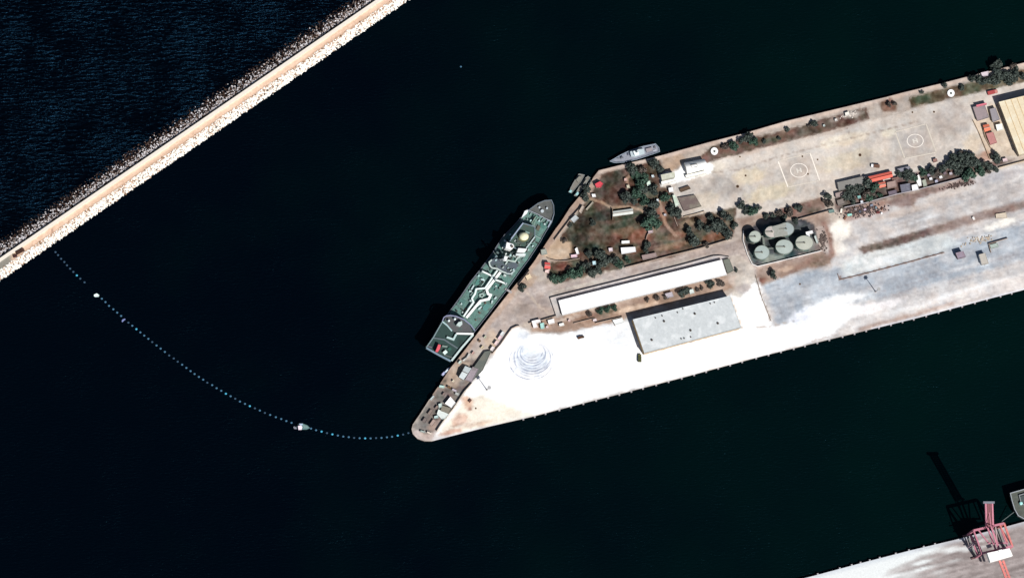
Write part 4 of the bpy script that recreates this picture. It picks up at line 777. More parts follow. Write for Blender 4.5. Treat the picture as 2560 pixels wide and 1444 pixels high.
T = [
 (1580, 424, 13, 'dark tree at the north end of the compound grove', 'dark', G1), (1603, 424, 10, 'dusty brown tree east of the northernmost grove tree', 'dry', G1), (1640, 407, 13, 'dark tree near the quay east of the grey patrol boat', 'dark', None), (1648, 421, 9, 'low dark tree north of the cream building', 'dark', G1),
 (1590, 436, 11, 'green tree south of the northernmost grove tree', 'green', G1), (1601, 458, 16, 'large bright green tree near the white hut of the grove', 'green', G1), (1612, 443, 10, 'green tree north of the large bright green one', 'green', G1), (1632, 474, 13, 'dark tree east of the large bright green one', 'dark', G1),
 (1570, 491, 14, 'dark tree on the west edge of the grove', 'dark', G1), (1595, 486, 13, 'deep green tree in the middle of the grove', 'green', G1), (1614, 500, 13, 'deep green tree southeast of the grove middle', 'green', G1), (1632, 512, 12, 'dark tree next to the tiny white east edge hut', 'dark', G1),
 (1605, 475, 11, 'dark tree directly south of the large bright green one', 'dark', G1), (1585, 503, 9, 'dark shrubby tree south of the western grove tree', 'dark', G1), (1624, 530, 12, 'dark tree east of the long white compound house', 'dark', G1), (1638, 541, 10, 'dark tree beside the mauve cabin path', 'dark', G1),
 (1619, 556, 17, 'widest green tree at the south end of the grove', 'green', G1), (1640, 556, 11, 'green tree east of the widest green one', 'green', G1), (1666, 493, 11, 'teal green tree west of the pale mint roof shed', 'green', G1), (1680, 521, 11, 'dark tree southwest of the dark square court', 'dark', G1),
 (1692, 530, 14, 'round dark tree at the southwest corner of the dark square court', 'dark', G1), (1484, 556, 8, 'lone dark bush on the western lawn', 'dark', None), (1468, 474, 9, 'dark tree beside the twin moored boats', 'dark', None), (1463, 489, 10, 'dark tree on the quay south of the crimson gatehouse', 'dark', None),
 (1427, 563, 6, 'small dark bush by the pale grey flat building', 'dark', None), (1410, 600, 7, 'dark bush on the north rim of the sandy west yard', 'dry', None),
 (1721, 580, 12, 'lone round dark tree south of the yard corner', 'dark', None), (1731, 606, 14, 'broad dark tree hugging the compound wall', 'dark', None), (1764, 612, 8, 'small dark tree hugging the compound wall east of the broad one', 'dry', None),
 (1752, 562, 11, 'westernmost tree of the dark clump south of the yard', 'dark', G2), (1776, 545, 10, 'dark tree on the north edge of the clump south of the yard', 'dark', G2), (1786, 562, 15, 'big dark tree in the middle of the clump south of the yard', 'dark', G2), (1808, 541, 13, 'tallest dark tree at the north tip of the clump', 'dark', G2),
 (1824, 541, 9, 'narrow dark tree at the northeast tip of the clump', 'dark', G2), (1808, 564, 14, 'dark tree at the centre east of the clump', 'dark', G2), (1824, 583, 13, 'dark tree at the southeast corner of the clump', 'dark', G2), (1835, 562, 9, 'dark tree at the east edge of the clump', 'dark', G2), (1768, 575, 9, 'dark tree at the southwest edge of the clump', 'dark', G2),
 (1855, 513, 10, 'dark tree leaning into the helicopter yard', 'dark', G2), (1866, 523, 11, 'dark tree southeast of the one leaning into the yard', 'dark', G2), (1880, 529, 13, 'green tree between the yard and the tank yard', 'green', G2), (1895, 521, 8, 'small dark tree at the yard edge north of the tank yard', 'dark', G2),
 (1914, 540, 8, 'small dark tree touching the north tank shadows', 'dark', G2), (1931, 538, 7, 'smallest dark tree north of the pinkish tank', 'dark', G2), (1951, 533, 8, 'dusty tree at the west end of the red brown shrub strip', 'dry', G2), (1975, 527, 10, 'dusty brown tree in the red brown shrub strip', 'dry', G2), (1998, 518, 10, 'grey green tree in the red brown shrub strip', 'dark', G2),
 (1960, 546, 9, 'dark tree behind the touching tanks', 'dark', G2), (1988, 552, 8, 'dark tree northeast of the touching tanks', 'dark', G2),
 (2069, 488, 10, 'dark tree at the west end of the middle belt', 'dark', G7), (2074, 508, 9, 'dusty tree south of the westernmost belt tree', 'dry', G7), (2062, 505, 7, 'low dusty bush west of the belt', 'dry', G7),
 (1930, 687, 11, 'round bush on the brown field south of the tank yard', 'dark', None), (1777, 707, 11, 'round dark tree between the warehouses near their east end', 'dark', None), (1801, 707, 8, 'low brown bush next to the round dark warehouse tree', 'dry', None), (1706, 731, 11, 'dark square looking tree in the middle of the warehouse gap', 'dark', None), (1718, 727, 7, 'small dark tree stuck to the tree in the warehouse gap', 'dark', None),
 (1665, 742, 6, 'small dry bush beside the mauve framed store', 'dry', None), (1744, 722, 5, 'left one of two dry bushes in the warehouse gap', 'dry', None), (1756, 720, 5, 'right one of two dry bushes in the warehouse gap', 'dry', None), (1617, 749, 6, 'small dry bush at the west of the warehouse gap', 'dry', None), (1645, 745, 7, 'dusty bush west of the mauve framed store', 'dry', None),
 (1502, 777, 9, 'low green bush at the west of the bush row', 'green', 'bush row south of the long white warehouse'), (1519, 773, 9, 'low green bush in the middle of the bush row', 'green', 'bush row south of the long white warehouse'), (1535, 769, 8, 'low green bush at the east of the bush row', 'green', 'bush row south of the long white warehouse'), (1476, 784, 7, 'grey green bush detached west of the bush row', 'dry', 'bush row south of the long white warehouse'),
 (1305, 717, 10, 'small round tree at the quay beside the gangway', 'dark', None), (1842, 675, 5, 'dark little bush near the annex', 'dark', None),
 (1380, 698, 10, 'westernmost hedge tree beside the road', 'green', G3), (1394, 697, 11, 'second hedge tree from the west', 'green', G3), (1410, 690, 11, 'third hedge tree from the west', 'green', G3), (1426, 686, 12, 'fourth hedge tree from the west', 'green', G3), (1442, 683, 12, 'fifth hedge tree from the west', 'green', G3),
 (1456, 678, 11, 'hedge tree just before the blue white kiosk', 'green', G3), (1467, 665, 10, 'dark tree northwest of the blue white kiosk', 'dark', G3), (1476, 681, 11, 'low hedge tree south of the blue white kiosk', 'dark', G3), (1494, 675, 11, 'low hedge tree southeast of the blue white kiosk', 'dark', G3), (1501, 658, 13, 'dark tree east of the blue white kiosk', 'dark', G3),
 (1475, 633, 9, 'dark tree west of the tiny pinkish hut', 'dark', G3), (1490, 638, 10, 'dark tree southwest of the tiny pinkish hut', 'dark', G3), (1504, 637, 12, 'big dark tree south of the tiny pinkish hut', 'dark', G3), (1514, 652, 11, 'dark tree behind the big one near the tiny pinkish hut', 'dark', G3), (1534, 652, 12, 'dark tree directly south of the bright compound house', 'dark', G3), (1551, 657, 11, 'green tree southeast of the bright compound house', 'green', G3), (1566, 650, 9, 'green tree at the east end of the hedge', 'green', G3),
 (1622, 612, 9, 'dusky tree south of the stepped wall', 'dark', None), (1612, 624, 9, 'dusky tree southwest of the stepped wall', 'dark', None),
 (1815, 367, 8, 'dry bush at the west of the north verge', 'dry', G4), (1835, 367, 11, 'dark green tree on the verge south of the quay', 'green', G4), (1852, 350, 9, 'dark tree on the verge near the water', 'dark', G4), (1873, 341, 11, 'dark tree overhanging the north quay', 'dark', G4), (1885, 351, 11, 'green tree beside the one overhanging the quay', 'green', G4),
 (1911, 352, 5, 'small round bush on the verge east of the green tree', 'dark', G4), (1947, 346, 5, 'small round bush halfway along the verge', 'dark', G4), (1967, 322, 6, 'small bush near the top rim of the verge', 'dark', G4), (2024, 315, 5, 'small bush in a cluster of the eastern verge', 'dry', G4), (2037, 310, 8, 'dark tree on the eastern verge', 'dark', G4),
 (2221, 262, 7, 'dry shrub on the brown patch by the north quay', 'dry', G4), (2236, 258, 6, 'small dry shrub beside the one on the brown patch', 'dry', G4), (2305, 232, 5, 'small dark bush on the east grass strip', 'dark', G4), (2364, 212, 7, 'dark tree overhanging the quay by the white ring basin', 'dark', G4), (2404, 220, 7, 'dark shrub east of the white ring basin', 'dark', G4),
 (2432, 197, 10, 'westernmost tree of the northeast water edge clump', 'dark', G5), (2446, 203, 11, 'second tree from the west of the northeast clump', 'dark', G5), (2461, 201, 12, 'dark tree below the mauve white water edge cabin', 'dark', G5), (2484, 170, 8, 'narrow tree jutting over the water', 'dark', G5), (2497, 164, 11, 'tree leaning furthest over the water', 'dark', G5),
 (2495, 184, 14, 'big dark tree in the middle of the northeast clump', 'dark', G5), (2487, 203, 13, 'dark tree on the road side of the northeast clump', 'dark', G5), (2514, 183, 13, 'dark tree east of the big one in the northeast clump', 'dark', G5), (2519, 200, 13, 'grey green tree on the road side near the photo edge', 'dark', G5), (2530, 166, 9, 'pale topped tree at the water near the photo edge', 'dry', G5),
 (2538, 187, 13, 'dark tree second from the photo edge in the northeast clump', 'dark', G5), (2541, 172, 9, 'small dark tree at the water second from the photo edge', 'dark', G5), (2556, 192, 9, 'dark tree cut by the photo edge', 'dark', G5),
 (2491, 392, 12, 'lone dark tree beside the pinkish white hut', 'dark', None), (2310, 429, 10, 'westernmost tree of the eastern grove', 'green', G6), (2326, 426, 11, 'dark tree second from the west in the eastern grove', 'dark', G6), (2342, 432, 8, 'dusky tree north of the white square hut in the brown yard', 'dry', G6), (2360, 421, 10, 'dark tree west of the round crowned giant', 'dark', G6),
 (2387, 411, 16, 'round crowned giant at the west of the dark eastern grove', 'dark', G6), (2387, 394, 10, 'dark tree north of the round crowned giant', 'dark', G6), (2403, 395, 13, 'dark tree northeast of the round crowned giant', 'dark', G6), (2400, 381, 7, 'small dusty tree at the north tip of the eastern grove', 'dry', G6), (2418, 397, 13, 'dark tree in the north middle of the eastern grove', 'dark', G6),
 (2432, 397, 12, 'dark tree just below the tiny bright kiosk', 'dark', G6), (2414, 411, 14, 'dark tree at the heart of the eastern grove', 'dark', G6), (2437, 411, 13, 'purple grey tree east of the heart of the grove', 'dark', G6), (2455, 413, 12, 'dark tree on the eastern side of the grove', 'dark', G6), (2421, 433, 17, 'big bright green tree rising over the boundary wall', 'green', G6),
 (2452, 425, 11, 'green tree behind the big bright green one', 'green', G6), (2471, 417, 9, 'low dark tree at the east end of the grove', 'dark', G6), (2489, 422, 7, 'lowest shrub at the east end of the grove', 'dark', G6), (2399, 427, 10, 'dark tree between the pale grey hut and the green giant', 'dark', G6), (2470, 428, 7, 'flat grey green shrub on the boundary wall', 'dry', G6),
 (2166, 461, 13, 'broad teal dark tree below the red block', 'dark', G7), (2183, 467, 13, 'broad teal dark tree west of the small red wing', 'green', G7), (2151, 468, 12, 'green tree south of the long grey roofed block', 'dark', G7), (2128, 478, 12, 'dark tree below the west of the grey roofed block', 'dark', G7), (2120, 493, 12, 'dark tree east of the flat mauve house', 'dark', G7),
 (2134, 498, 10, 'dark tree by the little teal roofed hut', 'dark', G7), (2140, 479, 10, 'dark tree north of the little teal roofed hut', 'dark', G7), (2162, 487, 11, 'reddish dark tree east of the little teal roofed hut', 'dry', G7), (2172, 498, 11, 'teal green tree by the boundary wall', 'green', G7), (2180, 482, 10, 'brown dark tree south of the small red wing', 'dry', G7),
 (2201, 487, 7, 'bright green bush near the boundary wall', 'green', G7), (2188, 494, 6, 'small dark bush near the bright green bush', 'dark', G7), (2274, 434, 12, 'dark tree above the slate grey house', 'dark', G7), (2262, 443, 10, 'dusky tree between frame house and slate grey house', 'dark', G7), (2284, 443, 9, 'deep green tree beside the glaring white roof', 'green', G7), (2248, 433, 8, 'dark tree at the corner of the frame house', 'dark', G7),
]
for t in T: tree(t[0], t[1], t[2], t[3], t[4], t[5], nm='tree' if t[2] > 7 else 'bush', cat='tree' if t[2] > 7 else 'bush')
# ============================================================= ships
def ship(name, label, cat, c, group=None): p = W(c[0], c[1], -3); return thing(name, label, cat, (p.x, p.y, -3), group)
def blk(name, par, pts, z0, z1, col, taper=None, **k): return MB().prism(Wp(pts, z1), z0, taper).build(name, cm(*col, **k), par)
def edge(name, par, pts, wd, z0, z1, col, close=True): return MB().rim(Wp(pts, z1), wd, z0, z1, close).build(name, cm(*col), par)
TK = ship('tanker', 'large grey and green naval tanker moored along the west quay', 'ship', (1235, 700))
HULL = [(1379, 499), (1385, 513), (1386, 535), (1380, 556), (1365, 580), (1350, 607), (1322, 650), (1304, 674), (1267, 726), (1225, 781), (1188, 828), (1127, 903), (1065, 867), (1104, 804), (1127, 773), (1152, 739), (1176, 703), (1201, 672), (1231, 631), (1256, 592), (1286, 561), (1301, 544), (1316, 526), (1344, 507), (1362, 500)]
blk('hull', TK, HULL, -3.5, 3.8, (98, 104, 110), 0.965)
blk('main_deck', TK, [W_ for W_ in [(1376, 503), (1382, 516), (1383, 535), (1377, 555), (1362, 579), (1347, 605), (1319, 648), (1301, 672), (1264, 724), (1222, 779), (1186, 824), (1127, 897), (1071, 865), (1108, 804), (1130, 774), (1155, 741), (1179, 705), (1204, 674), (1234, 633), (1259, 594), (1289, 564), (1304, 547), (1319, 529), (1346, 510), (1362, 503)]], 3.7, 3.95, (104, 142, 134), var=.5, scale=.35, stain=A(108, 110, 108))
edge('bulwark', TK, HULL, 0.45, 3.8, 4.9, (128, 136, 148))
blk('forecastle', TK, [(1378, 500), (1384, 513), (1385, 534), (1379, 552), (1346, 538), (1322, 525), (1345, 508), (1362, 501)], 3.9, 6.4, (104, 106, 104), stain=A(82, 88, 86))
edge('bulwark', TK, [(1322, 525), (1345, 508), (1362, 501), (1378, 500), (1384, 513), (1385, 534), (1379, 552)], 0.4, 6.3, 7.6, (132, 146, 158), False)
edge('breakwater_plate', TK, [(1321, 525), (1346, 536), (1362, 545), (1378, 552)], .5, 6.3, 8.0, (180, 186, 196), False)
blk('white_plate', TK, [(1312, 527), (1322, 523), (1318, 533), (1303, 546)], 3.9, 5.8, (240, 244, 246))
for (x, y, r_) in ((1355, 528, 1.5), (1367, 521, .9), (1348, 519, .9)): p = W(x, y, 6.4); MB().cyl(p, r_, 6.4, 8.2, n=12).build('windlass', cm(206, 216, 222), TK)
FB = [(1308, 557), (1326, 562), (1338, 566), (1338, 592), (1314, 622), (1290, 622), (1268, 611), (1278, 597)]
f = blk('forward_house', TK, FB, 3.9, 12, (72, 96, 88), stain=A(96, 88, 82))
edge('parapet', f, FB, .6, 12, 12.8, (140, 160, 172)); edge('handrail', f, [(1337, 592), (1326, 607), (1314, 622)], 1.0, 12, 13.4, (206, 222, 222), False); edge('handrail', f, [(1308, 557), (1293, 577), (1278, 597)], .9, 12, 13.4, (176, 190, 214), False)
p = W(1309.5, 590.5, 15); MB().cyl(p, 4.6, 12, 12.6, n=28, ry=4.6).build('radome_base', cm(124, 122, 84), f); MB().cyl(p, 1.4, 12.5, 14.2, n=16).build('radome_stand', cm(200, 200, 196), f)
MB().dome(p, 4.3, 3.7, 3.2, n=28, full=True).build('radome', cm(255, 252, 214), f, smooth=True)
blk('locker', TK, [(1314, 577), (1325, 581), (1323, 584), (1312, 580)], 12, 13, (150, 176, 168))
blk('deckhouse', TK, [(1267, 605), (1283, 610), (1286, 616), (1279, 624), (1264, 620)], 3.9, 16.5, (244, 246, 244)); p = W(1280, 616, 17); MB().cyl(p, 1.1, 16.4, 18, n=12).build('antenna', cm(120, 110, 100), TK)
blk('deckhouse', TK, [(1296, 620), (1309, 621), (1318, 622), (1311, 631), (1293, 630)], 3.9, 15.5, (246, 248, 246))
blk('pilot_house', TK, [(1290, 634), (1314, 634), (1314, 638), (1290, 638)], 3.9, 14.5, (228, 236, 236))
AB = [(1223, 656), (1226, 650), (1240, 644), (1262, 655), (1290, 656), (1296, 664), (1286, 677), (1277, 684), (1255, 678), (1243, 671), (1229, 668)]
br_ = blk('bridge', TK, AB, 3.9, 14, (96, 106, 116), stain=A(78, 104, 92)); edge('bridge_rail', br_, [(1230, 649), (1223, 655), (1225, 664), (1230, 669), (1243, 671), (1255, 678), (1266, 682)], 1.1, 14, 15.4, (214, 228, 222), False)
edge('bridge_rail', br_, [(1266, 683), (1277, 684), (1287, 676)], 1.0, 14, 15.4, (204, 220, 220), False)
edge('bridge_rail', br_, [(1264, 661), (1270, 650), (1278, 652), (1288, 654), (1294, 644), (1300, 642)], 1.1, 14, 15.6, (206, 222, 214), False)
blk('deckhouse', TK, [(1262, 639), (1270, 641), (1266, 653), (1258, 651)], 3.9, 15.5, (236, 240, 238))
for (x, y, z, n_) in ((1240, 650, 15, 'ladder_house'), (1241, 641, 12, 'ladder_house'), (1270, 670, 15, 'ladder_house'), (1284, 674, 15, 'ladder_house'), (1276, 638, 14, 'ladder_house'), (1327, 551, 7, 'vent'), (1348, 552, 6, 'vent'), (1276, 586, 6, 'vent'), (1332, 615, 6, 'vent'), (1207, 698, 6, 'vent'), (1197, 689, 6, 'vent')):
    blk(n_, TK, rect(x, y, 4.6, 3.4, 40), 3.9, z, (206, 240, 240))
edge('catwalk', TK, [(1340, 541), (1334, 551), (1327, 562)], .8, 7, 8, (150, 176, 160), False); edge('catwalk', TK, [(1346, 544), (1338, 553), (1334, 566)], .8, 7, 8, (140, 166, 154), False)
edge('pipe', TK, [(1349, 543), (1356, 541), (1362, 547)], .8, 6, 7, (150, 170, 170), False); edge('pipe', TK, [(1368, 550), (1378, 553), (1370, 568)], 1, 4.5, 5.8, (176, 190, 206), False)
blk('deck_hatch', TK, [(1345, 562), (1352, 566), (1347, 577), (1340, 573)], 3.9, 5, (110, 104, 92)); blk('deck_hatch', TK, [(1352, 556), (1368, 560), (1360, 572), (1350, 567)], 3.9, 4.6, (86, 132, 124))
# mast over the bridge
mp_ = W(1252, 652, 14); ms = MB()
for dx in (-1, 1): ms.beam((mp_.x + dx, mp_.y, 14), (mp_.x + dx * .3, mp_.y, 27), .5)
ms.beam((mp_.x - 2.5, mp_.y, 22), (mp_.x + 2.5, mp_.y, 22), .4); ms.beam((mp_.x - 1.6, mp_.y, 25), (mp_.x + 1.6, mp_.y, 25), .3); ms.build('mast', cm(170, 176, 182), TK)
# cargo deck walkways and replenishment gear
edge('catwalk', TK, [(1244, 675), (1213, 720), (1191, 722), (1188, 734), (1180, 746), (1184, 755), (1159, 791)], 1.4, 6.4, 7.2, (240, 255, 252), False)
edge('catwalk', TK, [(1252, 679), (1217, 724), (1220, 734), (1227, 737), (1222, 747), (1201, 752), (1166, 794)], 2.1, 6.4, 7.2, (255, 255, 252), False)
for pts in ([(1206, 678), (1217, 683), (1231, 690)], [(1239, 699), (1251, 703), (1265, 709)]):
    edge('kingpost_arm', TK, pts, 1.3, 9, 10.2, (244, 252, 248), False)
for (x, y) in ((1206, 678), (1231, 690), (1239, 699), (1265, 709)): q = W(x, y, 9.6); MB().beam((q.x, q.y, 3.9), (q.x, q.y, 11.5), 1.2).build('kingpost', cm(206, 220, 220), TK)
edge('valve_loop', TK, [(1199, 741), (1206, 744), (1212, 738), (1206, 732), (1198, 735)], .9, 4, 5.6, (190, 214, 206))
for pts in ([(1178, 724), (1185, 713)], [(1173, 727), (1179, 728)], [(1202, 697), (1212, 701)], [(1236, 747), (1241, 742)], [(1229, 755), (1232, 751)], [(1192, 765), (1203, 757)], [(1196, 773), (1204, 766)], [(1180, 753), (1174, 751)]):
    edge('manifold', TK, pts, 1.2, 4, 5.8, (214, 236, 236), False)
blk('tank_hatch', TK, [(1238, 706), (1253, 712), (1243, 728), (1229, 722)], 3.9, 4.5, (92, 140, 132)); blk('tank_hatch', TK, [(1215, 757), (1227, 762), (1216, 778), (1203, 771)], 3.9, 4.5, (98, 150, 144)); blk('tank_hatch', TK, [(1194, 697), (1207, 703), (1199, 715), (1187, 709)], 3.9, 4.5, (92, 146, 136)); blk('tank_hatch', TK, [(1150, 745), (1165, 752), (1158, 765), (1145, 756)], 3.9, 4.5, (92, 132, 126))
# aft house and flight deck
SB = [(1115, 789), (1126, 787), (1140, 789), (1160, 797), (1177, 811), (1187, 824), (1127, 902), (1066, 868), (1106, 803)]
ah = blk('aft_house', TK, SB, 3.9, 12, (52, 78, 74), stain=A(44, 60, 58))
blk('aft_house_top', TK, [(1116, 791), (1126, 789), (1140, 791), (1159, 799), (1175, 813), (1182, 831), (1141, 832), (1130, 825), (1109, 803)], 12, 14.5, (98, 98, 100), stain=A(64, 104, 96))
edge('rim', ah, [(1106, 803), (1110, 793), (1116, 789), (1126, 788), (1140, 790), (1160, 798), (1177, 812), (1187, 826)], .8, 14.4, 15.4, (160, 164, 196), False)
edge('rim', ah, [(1106, 803), (1118, 813), (1130, 827)], 1.2, 14.4, 15.6, (190, 220, 222), False); edge('rim', ah, [(1141, 833), (1184, 834)], 1.5, 14.4, 15.6, (250, 252, 250), False)
edge('rim', ah, [(1141, 834), (1134, 848), (1117, 842)], 1.6, 12, 14, (206, 232, 230), False)
edge('rim', ah, [(1106, 804), (1083, 844), (1066, 868)], .9, 12, 13.2, (140, 162, 166), False); edge('rim', ah, [(1066, 869), (1096, 886), (1127, 902)], 1.5, 12, 13.2, (136, 160, 178), False)
edge('rim', ah, [(1183, 836), (1155, 868), (1129, 901)], 1.7, 12, 13.6, (216, 234, 232), False); edge('rim', ah, [(1084, 844), (1110, 848), (1144, 870)], 1.2, 12, 12.9, (108, 122, 128), False)
edge('rim', ah, [(1068, 864), (1080, 868)], .8, 12, 12.9, (130, 120, 136), False); edge('rim', ah, [(1110, 886), (1130, 893)], .8, 12, 12.9, (110, 116, 116), False)
blk('deck_crane', TK, [(1096, 860), (1102, 862), (1100, 871), (1095, 879), (1089, 877)], 12, 16.5, (246, 104, 116))
blk('locker', TK, rect(1113, 880, 10, 8, 40), 12, 14.5, (226, 246, 238)); blk('locker', TK, rect(1112, 865, 13, 4, -8), 12, 13.6, (140, 160, 152)); blk('locker', TK, rect(1124, 872, 8, 8, 40), 12, 12.8, (60, 110, 96))
fn = blk('funnel', TK, [(1146, 805), (1155, 802), (1156, 810), (1150, 816), (1141, 812)], 14.4, 18.5, (214, 232, 228))
for (x, y) in ((1122, 801), (1137, 797)): q = W(x, y, 16.5); MB().cyl(q, .85, 14.4, 15.8, n=12).build('dome_stand', cm(180, 180, 180), TK); MB().dome((q.x, q.y, 16.5), 1.1, 1.1, 1.0, n=14, full=True).build('small_radome', cm(236, 250, 250), TK)
rg = random.Random(11)
for (n_, cnt, cols, hh) in (('pipe', 90, ((170, 196, 190), (120, 140, 140), (60, 56, 52)), 5.0), ('vent', 120, ((206, 228, 224), (150, 170, 166), (60, 52, 48), (120, 90, 76)), 5.2)):
    for k in range(cnt):
        u = rg.uniform(0.03, 0.97); v = rg.uniform(-.9, .9)
        cx = 1237 + (u - .5) * -282 + v * 33; cy = 692 + (u - .5) * 385 + v * 24
        if rg.random() < .35: cx = 1330 + v * 26 - u * 26; cy = 580 + v * 16 + u * 44
        if (pdist(np.array([cx]), np.array([cy]), HULL)[0] < 8) or pdist(np.array([cx]), np.array([cy]), FB)[0] > -3 or pdist(np.array([cx]), np.array([cy]), AB)[0] > -3 or pdist(np.array([cx]), np.array([cy]), SB)[0] > -4: continue
        a_ = rg.choice((52, -30, 52, -32)); ln, wd = (rg.uniform(8, 20), 1.6) if n_ == 'pipe' else (rg.uniform(2.5, 5), rg.uniform(2, 4))
        blk(n_, TK, rect(cx, cy, ln, wd, a_), 3.9, hh + rg.uniform(0, .8), rg.choice(cols))
for k in range(46):
    cx = 1278 + rg.gauss(0, 24); cy = 640 + rg.gauss(0, 22); q = (np.array([cx]), np.array([cy]))
    if pdist(*q, HULL)[0] < 8 or pdist(*q, AB)[0] > -2 or pdist(*q, FB)[0] > -2: continue
    blk('equipment_box', TK, rect(cx, cy, rg.uniform(3, 7), rg.uniform(2, 4), rg.choice((52, -30))), 3.9, rg.uniform(6, 11), rg.choice(((226, 236, 232), (170, 186, 184), (84, 60, 54), (110, 130, 128), (236, 240, 238))))
for k in range(26):
    cx, cy = (1303 + rg.gauss(0, 16), 598 + rg.gauss(0, 16)) if k % 2 else (1260 + rg.gauss(0, 14), 665 + rg.gauss(0, 7)); q = (np.array([cx]), np.array([cy])); zt = 12 if k % 2 else 14
    if pdist(*q, FB if k % 2 else AB)[0] < 3 or math.hypot(cx - 1309, cy - 590) < 17: continue
    blk('roof_locker', f if k % 2 else br_, rect(cx, cy, rg.uniform(2, 6), rg.uniform(2, 3.5), rg.choice((52, -30))), zt, zt + rg.uniform(.6, 2), rg.choice(((150, 170, 164), (110, 124, 120), (200, 214, 210), (70, 74, 72))))
# gangway
a = W(1263, 722, 4.6); e = W(1279, 731, .6); gw = thing('gangway', 'grey gangway bridging the tanker and the west quay', 'gangway', tuple((a + e) / 2)); MB().beam(a, e, 1.6, .2).build('walkway', cm(170, 164, 166), gw)
dv = (e - a).cross(Vector((0, 0, 1))).normalized() * .8
for s_ in (-1, 1): MB().beam(a + dv * s_ + Vector((0, 0, 1)), e + dv * s_ + Vector((0, 0, 1)), .12).build('handrail', cm(200, 200, 200), gw)
# patrol boat
PB = ship('patrol_boat', 'pale grey patrol boat with a white deckhouse moored at the north quay', 'boat', (1590, 384))
PH = [(1524, 403), (1551, 387), (1574, 376), (1609, 365), (1639, 359), (1648, 369), (1650, 379), (1631, 386), (1594, 398), (1559, 406), (1536, 407)]
blk('hull', PB, PH, -3.4, 0, (128, 138, 152), .95); blk('deck', PB, [(1530, 402), (1553, 389), (1575, 378), (1609, 367), (1637, 362), (1645, 370), (1646, 378), (1630, 384), (1593, 396), (1559, 403), (1540, 404)], -.1, .15, (160, 164, 176), var=.3, stain=A(120, 124, 140)); edge('bulwark', PB, PH, .35, 0, .8, (176, 190, 206))
dh_ = blk('deckhouse', PB, [(1575, 379), (1597, 373), (1609, 372), (1612, 384), (1590, 391), (1578, 391)], .1, 3.2, (206, 220, 226)); blk('wheelhouse', dh_, [(1583, 378), (1596, 375), (1598, 386), (1587, 389)], 3.2, 5.4, (240, 250, 250))
q = W(1591, 379, 5.4); MB().cyl(q, .9, 5.3, 6.2, n=12).build('radar', cm(84, 96, 100), dh_); MB().beam((q.x + 1, q.y, 5.2), (q.x + 1.3, q.y, 10.5), .35).build('mast', cm(190, 196, 206), PB)
blk('gun_mount', PB, rect(1555, 394, 6, 4, 15), .1, 1.8, (120, 124, 132)); q = W(1552, 396, 1.6); MB().beam((q.x, q.y, 1.5), (q.x - 3, q.y - .8, 1.9), .25).build('gun_barrel', cm(90, 94, 100), PB)
blk('deckhouse', PB, [(1614, 372), (1630, 368), (1632, 376), (1617, 381)], .1, 1.8, (170, 162, 166)); blk('raft', PB, rect(1637, 368, 5, 4, 14), .1, 1.3, (120, 118, 124)); blk('raft', PB, rect(1571, 386, 4, 4, 14), .1, 1.6, (126, 130, 146)); blk('hatch', PB, rect(1637, 376, 8, 3, 14), .1, .7, (206, 210, 222))
# twin boats and pontoon
def craft(label, pts, c, dh, extra):
    t = ship('launch', label, 'boat', cen(pts), 'launches by the crimson gatehouse'); blk('hull', t, pts, -3.3, -1.6, (124, 126, 122), .93); P = Wp(pts, -1.5); MB().prism(shrink(P, .35), -1.75).build('deck', cm(*c), t)
    edge('gunwale', t, pts, .3, -1.6, -1.2, (160, 168, 168)); blk('cabin', t, dh, -1.5, .6, (150, 148, 138)); blk('windscreen', t, extra, -1.5, -.3, (176, 224, 226)); return t
craft('outer launch with a teal bow moored off the crimson gatehouse', [(1421, 480), (1433, 457), (1447, 434), (1462, 437), (1453, 454), (1440, 470), (1429, 483)], (140, 136, 128), [(1440, 449), (1448, 440), (1455, 442), (1445, 456)], [(1422, 479), (1426, 474), (1431, 477), (1427, 482)])
craft('inner launch tied between the outer launch and the quay', [(1435, 489), (1447, 468), (1462, 446), (1470, 440), (1476, 444), (1462, 465), (1450, 482), (1441, 491)], (140, 134, 124), [(1458, 459), (1465, 448), (1470, 451), (1461, 463)], [(1438, 486), (1444, 479), (1449, 482), (1443, 489)])
craft('small pale launch tied against the quay beside the inner launch', [(1470, 464), (1474, 452), (1481, 447), (1482, 456), (1477, 463), (1472, 467)], (170, 176, 168), [(1474, 458), (1478, 453), (1480, 457), (1476, 461)], [(1472, 463), (1474, 461), (1476, 463), (1473, 465)])
# small blue launch behind the tanker
SL = ship('motorboat', 'small pale blue motorboat by the quay behind the tanker', 'boat', (1115, 928)); blk('hull', SL, [(1103, 937), (1106, 931), (1117, 921), (1126, 916), (1124, 923), (1115, 932), (1108, 939)], -3.3, -1.9, (176, 190, 226), .9)
blk('cabin', SL, [(1112, 929), (1118, 922), (1121, 924), (1115, 931)], -1.9, -.8, (226, 240, 250)); blk('engine_cover', SL, rect(1108, 934, 5, 5, 30), -1.9, -1.3, (206, 206, 246)); edge('gunwale', SL, [(1104, 937), (1107, 931), (1117, 922), (1125, 917), (1123, 923), (1115, 931), (1108, 938)], .25, -1.9, -1.6, (200, 210, 236))
